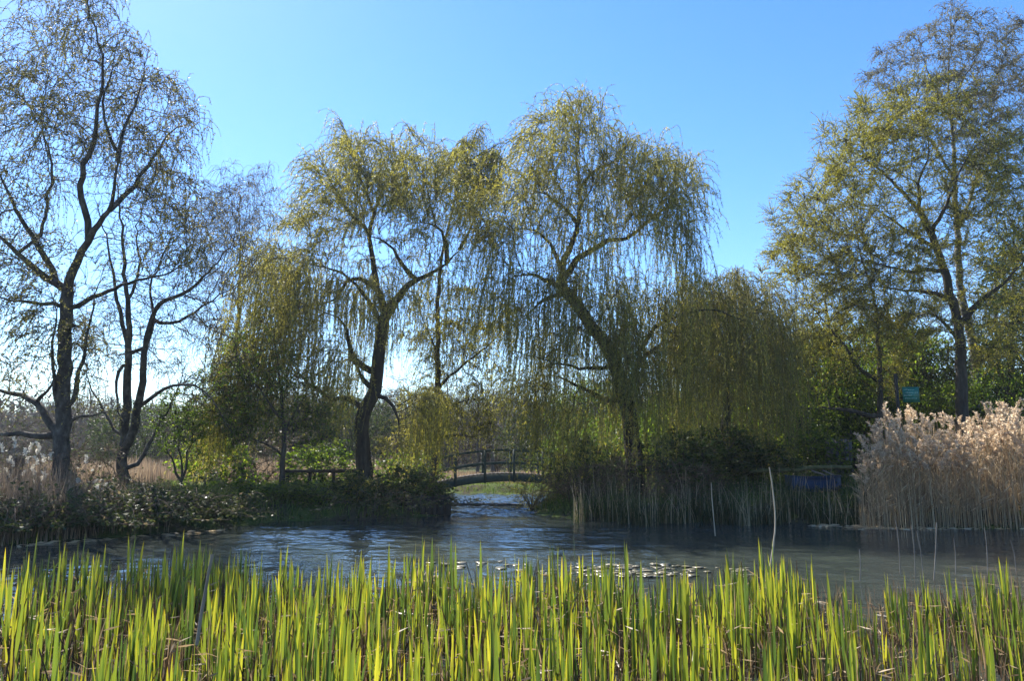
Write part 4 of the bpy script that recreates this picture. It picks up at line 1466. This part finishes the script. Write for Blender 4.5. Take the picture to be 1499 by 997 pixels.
# brown stubble standing in the water between and beyond the plants
mb = MB()
n = 5200
px = rng.uniform(-60, 1560, n); Y = 3.6 + rng.uniform(0, 1, n) ** .8 * 6.4
k = np.array([rng.uniform() < (bed_ok(a_, b_) * .9 + (.8 if a_ > 1150 and b_ < 11 else 0)) for a_, b_ in zip(px, Y)])
x = (px - 749.5) / F * Y
blades(mb, x[k], Y[k], np.full(k.sum(), -.06), rng.uniform(.08, .5, n)[k], .012, rng.uniform(0, .8, n)[k], .16, 3)
# floating dead leaves
n = 1500
px = rng.uniform(-60, 1560, n); Y = 3.5 + rng.uniform(0, 1, n) * 6.5
x = (px - 749.5) / F * Y
leaves(mb, np.stack([x, Y, np.full(n, .012)], 1), np.stack([rng.normal(size=n), rng.normal(size=n), rng.normal(size=n) * .05], 1), rng.uniform(.1, .35, n), .018, rng.uniform(.1, 1, n))
tag(mb.obj('dead_stubble', M['withered']), 'brown dead stubble and litter standing in the shallows of the iris bed', 'stubble', kind='stuff')

# ------------------------------------------------------------------ lily pads
def pad_mesh(r):
    m_ = MB()
    n = 18
    a = np.linspace(.22, 2 * PI - .22, n)
    rr = r * (1 + .06 * np.sin(a * 3 + rng.uniform(0, 6)))
    z = .006 + r * .16 * rng.uniform(.2, 1) * np.sin(a + rng.uniform(0, 6)) ** 2
    V = np.vstack([[0, 0, .004], np.stack([np.cos(a) * rr, np.sin(a) * rr, z], 1), np.stack([np.cos(a) * rr * .98, np.sin(a) * rr * .98, z - .004], 1), [[0, 0, 0]]])
    t_ = [[0, 1 + i, 2 + i] for i in range(n - 1)] + [[2 * n + 1, n + 2 + i, n + 1 + i] for i in range(n - 1)]
    q = [[1 + i, n + 1 + i, n + 2 + i, 2 + i] for i in range(n - 1)]
    m_.add(V, q, t_, rng.uniform(0, 1))
    return m_.mesh('lily_pad', M['leaf_pond'], True)


pads = [pad_mesh(rng.uniform(.04, .10)) for _ in range(8)]
cnt = 0
for _ in range(150):
    if rng.uniform() < .8: px, py = np.clip(rng.normal() * 70 + 930, 770, 1070), rng.uniform(827, 846)
    elif rng.uniform() < .6: px, py = rng.uniform(620, 790), rng.uniform(822, 838)
    else: px, py = rng.uniform(1070, 1110), rng.uniform(832, 846)
    g = G(px, py)
    o = bpy.data.objects.new('lily_pad', pads[int(rng.integers(8))])
    COL.objects.link(o)
    o.location = (g[0], g[1], .004 + .0006 * (_ % 12))
    o.rotation_euler = (rng.normal() * .03, rng.normal() * .03, rng.uniform(0, 6.28))
    tag(o, 'small shiny lily pad floating in the raft beyond the iris leaves', 'lily pad', 'lily pads on the open water')

# ------------------------------------------------------------------ bridge
bY = 29.5
bx0, bx1 = (612 - 749.5) / F * bY, (846 - 749.5) / F * bY
yaw = math.radians(5.5)
bc = np.array([(bx0 + bx1) / 2 + .35, bY, 0])
half = (bx1 - bx0) / 2 + .1
rise = .5
zmid = float(P(735, 693, bY)[2])


def deck_z(u): return zmid - rise * (u / half) ** 2


br = empty('arched_footbridge', (bc[0], bc[1], 0), 'small arched dark green wooden footbridge across the channel between the willows', 'bridge', None, yaw)
us = np.linspace(-half, half, 25)


def arc_beam(y0, y1, z0, z1, u=us):
    """beam following the arch: rectangular section y0..y1, z0..z1 above the deck line"""
    m_ = MB()
    n = len(u)
    dz = deck_z(u)
    V = np.stack([np.stack([u, np.full(n, yy), dz + zz], 1) for yy, zz in ((y0, z0), (y1, z0), (y1, z1), (y0, z1))], 1).reshape(-1, 3)
    q = []
    for i in range(n - 1):
        for j in range(4):
            q.append([4 * i + j, 4 * i + (j + 1) % 4, 4 * i + 4 + (j + 1) % 4, 4 * i + 4 + j])
    q += [[0, 3, 2, 1], [4 * n - 4, 4 * n - 3, 4 * n - 2, 4 * n - 1]]
    return m_.add(V, q)


for yy in (-.62, .62):
    arc_beam(yy - .04, yy + .04, -.3, -.03).obj('arch_beam', M['bridge'], br)
    arc_beam(yy - .05, yy + .05, .86, .94).obj('handrail', M['bridge'], br)
    arc_beam(yy - .025, yy + .025, .36, .45).obj('mid_rail', M['bridge'], br)
    for u in np.arange(-half + .15, half, 1.12):
        m_ = MB()
        z = deck_z(u)
        box(m_, (u, yy + (.077 if yy > 0 else -.077), z + .3), (.045, .034, .62))
        m_.obj('post', M['bridge'], br)
dk = MB()
for u in np.arange(-half, half, .16):
    sl = math.atan(-2 * rise * u / half ** 2)
    R = np.array([[math.cos(sl), 0, -math.sin(sl)], [0, 1, 0], [math.sin(sl), 0, math.cos(sl)]])
    box(dk, (u, 0, deck_z(u)), (.07, .57, .02), R=R)
dk.obj('deck', M['deck'], br)

# pole floating across the channel
def pole_obj(name, pts, r0, r1, mat, label, cat, k=8, group=None):
    c = catmull(np.array(pts, float), .1)
    m_ = MB()
    b0 = c[0].copy()
    c = c + rng.normal(size=c.shape) * (r0 * .12)
    rr = np.linspace(r0, r1, len(c)) * (1 + .08 * rng.normal(size=len(c)))
    tubes(m_, [(c - b0, rr)], k)
    for end, rad_ in ((c[0], rr[0]), (c[-1], rr[-1])): pass
    o = m_.obj(name, mat, None, True)
    o.location = tuple(b0)
    return tag(o, label, cat, group)


g0, g1 = G(640, 739.5, .03), G(766, 739, .03)
pole_obj('floating_pole', [g0, (g0 + g1) / 2 + np.array([0, .1, .01]), g1], .045, .035, M['oldwood'], 'long thin pole floating across the channel under the bridge', 'pole')
# timber edge at the tip of the left island
e = G(628, 756)
m_ = MB()
for k in range(7):
    box(m_, (k * .2 - .6, .02 * math.sin(k * 2.1), .19 + .015 * math.sin(k * 3.7)), (.095, .045, .42 + .02 * math.sin(k * 5)), rz=.04 * math.sin(k))
o = m_.obj('timber_edging', M['darkwood']); o.location = (e[0] - .05, e[1] + .15, 0); o.rotation_euler = (0, 0, .25)
tag(o, 'dark upright timber edging holding the tip of the left island', 'edging')

# low rail left of the bridge
rl = empty('rail_fence', P(470, 705, 28.5) * np.array([1, 1, 0]) + np.array([0, 0, .35]), 'low dark wooden rail fence on the island left of the willow trunk', 'fence')
m_ = MB(); zt = float(P(470, 690, 28.5)[2]) - .35
box(m_, (0, 0, zt), (1.5, .04, .06)); m_.obj('rail', M['darkwood'], rl)
for u in (-1.3, -.45, .45, 1.3):
    m_ = MB(); box(m_, (u, .085, zt * .5 - .1), (.055, .045, zt * .5 + .2)); m_.obj('post', M['darkwood'], rl)

# ------------------------------------------------------------------ right bank things
# blue boat
bo = P(1193, 715, 23.6)
zb = float(ground_z(bo[:1], bo[1:2])[0])
bt = empty('blue_boat', (bo[0], bo[1], zb), 'dark blue boat lying on the right bank half hidden by sedge, mossy debris over it', 'boat', None, .06)
L_, W_, H_ = .84, .4, .44
n = 21
u = np.linspace(-1, 1, n)
prof = (1 - np.abs(u) ** 3.2) ** .5
prof = np.maximum(prof, .03)
prof[0] = .62; prof[1] = .72; prof[2] = .8
m_ = MB()
cs = []
for s, zz, wf in ((-1, H_, 1.0), (-1, H_ * .66, .96), (-1, H_ * .64, .99), (-1, H_ * .34, .88), (-1, H_ * .32, .91), (-1, 0.0, .6), (1, 0.0, .6), (1, H_ * .32, .91), (1, H_ * .34, .88), (1, H_ * .64, .99), (1, H_ * .66, .96), (1, H_, 1.0)):
    cs.append(np.stack([u * L_, s * W_ * prof * wf, np.full(n, zz) + .06 * u ** 2], 1))
V = np.stack(cs, 1)
m = len(cs)
q = [[i * m + j, i * m + j + 1, (i + 1) * m + j + 1, (i + 1) * m + j] for i in range(n - 1) for j in range(m - 1)]
m_.add(V.reshape(-1, 3), q)
m_.add(V[0], [[0, 1, 10, 11], [1, 2, 9, 10], [2, 3, 8, 9], [3, 4, 7, 8], [4, 5, 6, 7]])
m_.obj('hull', M['blue'], bt)
for s in (-1, 1):
    m_ = MB()
    c = np.stack([u * L_, s * W_ * prof * 1.02, np.full(n, H_ + .012) + .06 * u ** 2], 1)
    tubes(m_, [(c, np.full(n, .02))], 6); m_.obj('gunwale', M['blue'], bt, True)
for uu in (-.35, .3):
    m_ = MB(); box(m_, (uu, 0, H_ - .1), (.09, W_ * .9, .015)); m_.obj('thwart', M['oldwood'], bt)
for k, (a_, b_) in enumerate((((1098, 690), (1172, 689)), ((1160, 687), (1248, 685)))):
    p, q_ = P(*a_, 24.3 + .15 * k), P(*b_, 24.3 + .15 * k)
    pole_obj('mossy_log', [p, (p + q_) / 2 + np.array([0, .05, .03]), q_], .085, .06, M['moss'], ('long mossy log on the bank edge left of the blue boat' if k == 0 else 'mossy log resting over the back of the blue boat'), 'log')
for k, (a_, b_, lb) in enumerate((((1188, 689), (1208, 696), 'short bleached stick sloping over the blue boat, left of two'), ((1204, 689), (1222, 696), 'short bleached stick sloping over the blue boat, right of two'))):
    p, q_ = P(*a_, 23.55), P(*b_, 23.3)
    pole_obj('stick', [p, (p + q_) / 2, q_], .025, .02, M['stick'], lb, 'stick', 6)
# grey boards
fx = P(1230, 680, 27.0)
zf = float(ground_z(fx[:1], fx[1:2])[0])
bf = empty('board_fence', (fx[0], fx[1], zf), 'short grey fence of weathered upright boards behind the blue boat', 'fence')
ht = float(P(1230, 643, 27.0)[2]) - zf
for k in range(6):
    m_ = MB(); box(m_, (-.42 + k * .165, .01 * math.sin(k * 3), ht / 2 - .1 + .02 * math.sin(k * 2.3)), (.062, .014, ht / 2 + .1), tint=.5); m_.obj('board', M['oldwood'], bf)
m_ = MB(); box(m_, (0, .045, ht * .7), (.52, .025, .04)); m_.obj('rail', M['oldwood'], bf)
# green sign
sY = 26.0
sp = P(1318, 640, sY)
zs = float(ground_z(sp[:1], sp[1:2])[0])
sg = empty('green_sign', (sp[0], sp[1], zs), 'green notice board on a dark post standing above the reed plumes left of the oak', 'sign')
ztop = float(P(1318, 547, sY)[2]) - zs
m_ = MB(); box(m_, (0, 0, ztop / 2 - .1), (.045, .045, ztop / 2 + .1)); m_.obj('post', M['darkwood'], sg)
c0 = P(1332, 578, sY)
m_ = MB(); box(m_, (c0[0] - sp[0], -.06, c0[2] - zs), (.29, .012, .27)); bd = m_.obj('board', M['sign'], sg)
m_ = MB()
for r_, (a0, a1) in enumerate(((-.24, .1), (-.18, .22), (-.24, .02), (-.22, .2))):
    zz = c0[2] - zs + .17 - r_ * .1
    xx = a0
    while xx < a1:
        wl = rng.uniform(.015, .05)
        box(m_, (c0[0] - sp[0] + xx + wl / 2, -.0745, zz + rng.normal() * .004), (wl / 2, .002, .012)); xx += wl + .018
m_.obj('lettering', M['sign_text'], bd)

# ------------------------------------------------------------------ tall dry stalks
def stalk(pts, Y, r, label, mat='stalk', group=None):
    p = [P(a, b, Y) for a, b in pts]
    p[-1] = p[-1].copy()
    pole_obj('dry_stalk', p, r * .75, r, M[mat], label, 'stalk', 6, group)


stalk([(1126, 684), (1131, 715), (1135, 760), (1132, 800), (1124, 850)], 10.5, .013, 'tallest pale dry stalk rising from the iris bed in front of the sedge')
stalk([(1041, 707), (1043, 740), (1047, 785)], 16.5, .012, 'thin pale stalk standing in the open water left of the tallest one')
stalk([(311, 812), (306, 838), (298, 880), (288, 945)], 5.6, .014, 'grey broken stick leaning in the left of the iris bed', 'stick')
for k, (px, py, px2, py2, lb) in enumerate([
    (1311, 762, 1318, 830, 'leftmost thin stalk in the water before the right reeds'),
    (1334, 768, 1340, 835, 'thin dry stalk second from the left before the right reeds'),
    (1342, 778, 1352, 840, 'slanting thin stalk beside the second one before the right reeds'),
    (1371, 765, 1367, 838, 'thicker pale stalk with a bent tip before the right reeds'),
    (1396, 788, 1399, 830, 'short thin stalk before the middle of the right reeds'),
    (1441, 772, 1446, 830, 'pale stalk before the right part of the reed bed'),
    (1479, 790, 1488, 830, 'faint short stalk near the right edge before the reeds'),
    (1258, 805, 1259, 840, 'short brown stalk at the left end of the reed bed front')]):
    stalk([(px, py), ((px + px2) / 2 + 1, (py + py2) / 2), (px2, py2 + 12)], 11.2, .007 if k != 3 else .009, lb, 'stick')
# dark post at the far left edge
lp = P(4, 700, 19)
m_ = MB(); box(m_, (0, 0, .5), (.16, .12, .75)); o = m_.obj('wooden_post', M['darkwood'])
o.location = (lp[0], 19.4, .5); tag(o, 'stout dark wooden post behind the plumes at the far left edge', 'post')
# twig litter line floating at the foot of the reeds
mb = MB()
n = 260
px = np.concatenate([rng.uniform(1180, 1500, 200), rng.uniform(20, 330, 60)])
py = np.where(px > 600, rng.normal(size=n) * 1.3 + 770 + (px > 1255) * 3, np.interp(px, [0, 150, 330], [800, 790, 775]) + rng.normal(size=n) * 1.0)
pp = np.array([G(a_, b_, .012) for a_, b_ in zip(px, py)])
leaves(mb, pp, np.stack([np.ones(n), rng.normal(size=n) * .4, rng.normal(size=n) * .06], 1), rng.uniform(.08, .3, n), rng.uniform(.02, .06, n), rng.uniform(.6, 1, n))
tag(mb.obj('floating_litter', M['reed']), 'pale reed litter floating along the foot of the banks', 'litter', kind='stuff')
print('faces', sum(len(m_.polygons) for m_ in bpy.data.meshes), 'objects', len(bpy.data.objects))

# ------------------------------------------------------------------ air
m, nt, out = newmat('haze_air')
pv = nt.nodes.new('ShaderNodeVolumePrincipled')
pv.inputs['Color'].default_value = (.86, .92, 1, 1)
pv.inputs['Density'].default_value = .00042
pv.inputs['Anisotropy'].default_value = .35
nt.links.new(pv.outputs[0], out.inputs['Volume'])
mb = MB()
box(mb, (0, 2200, 10.2), (4200, 2900, 12.2))
tag(mb.obj('haze', m), 'thin bright spring haze over the pond and the wood', 'haze', kind='stuff')
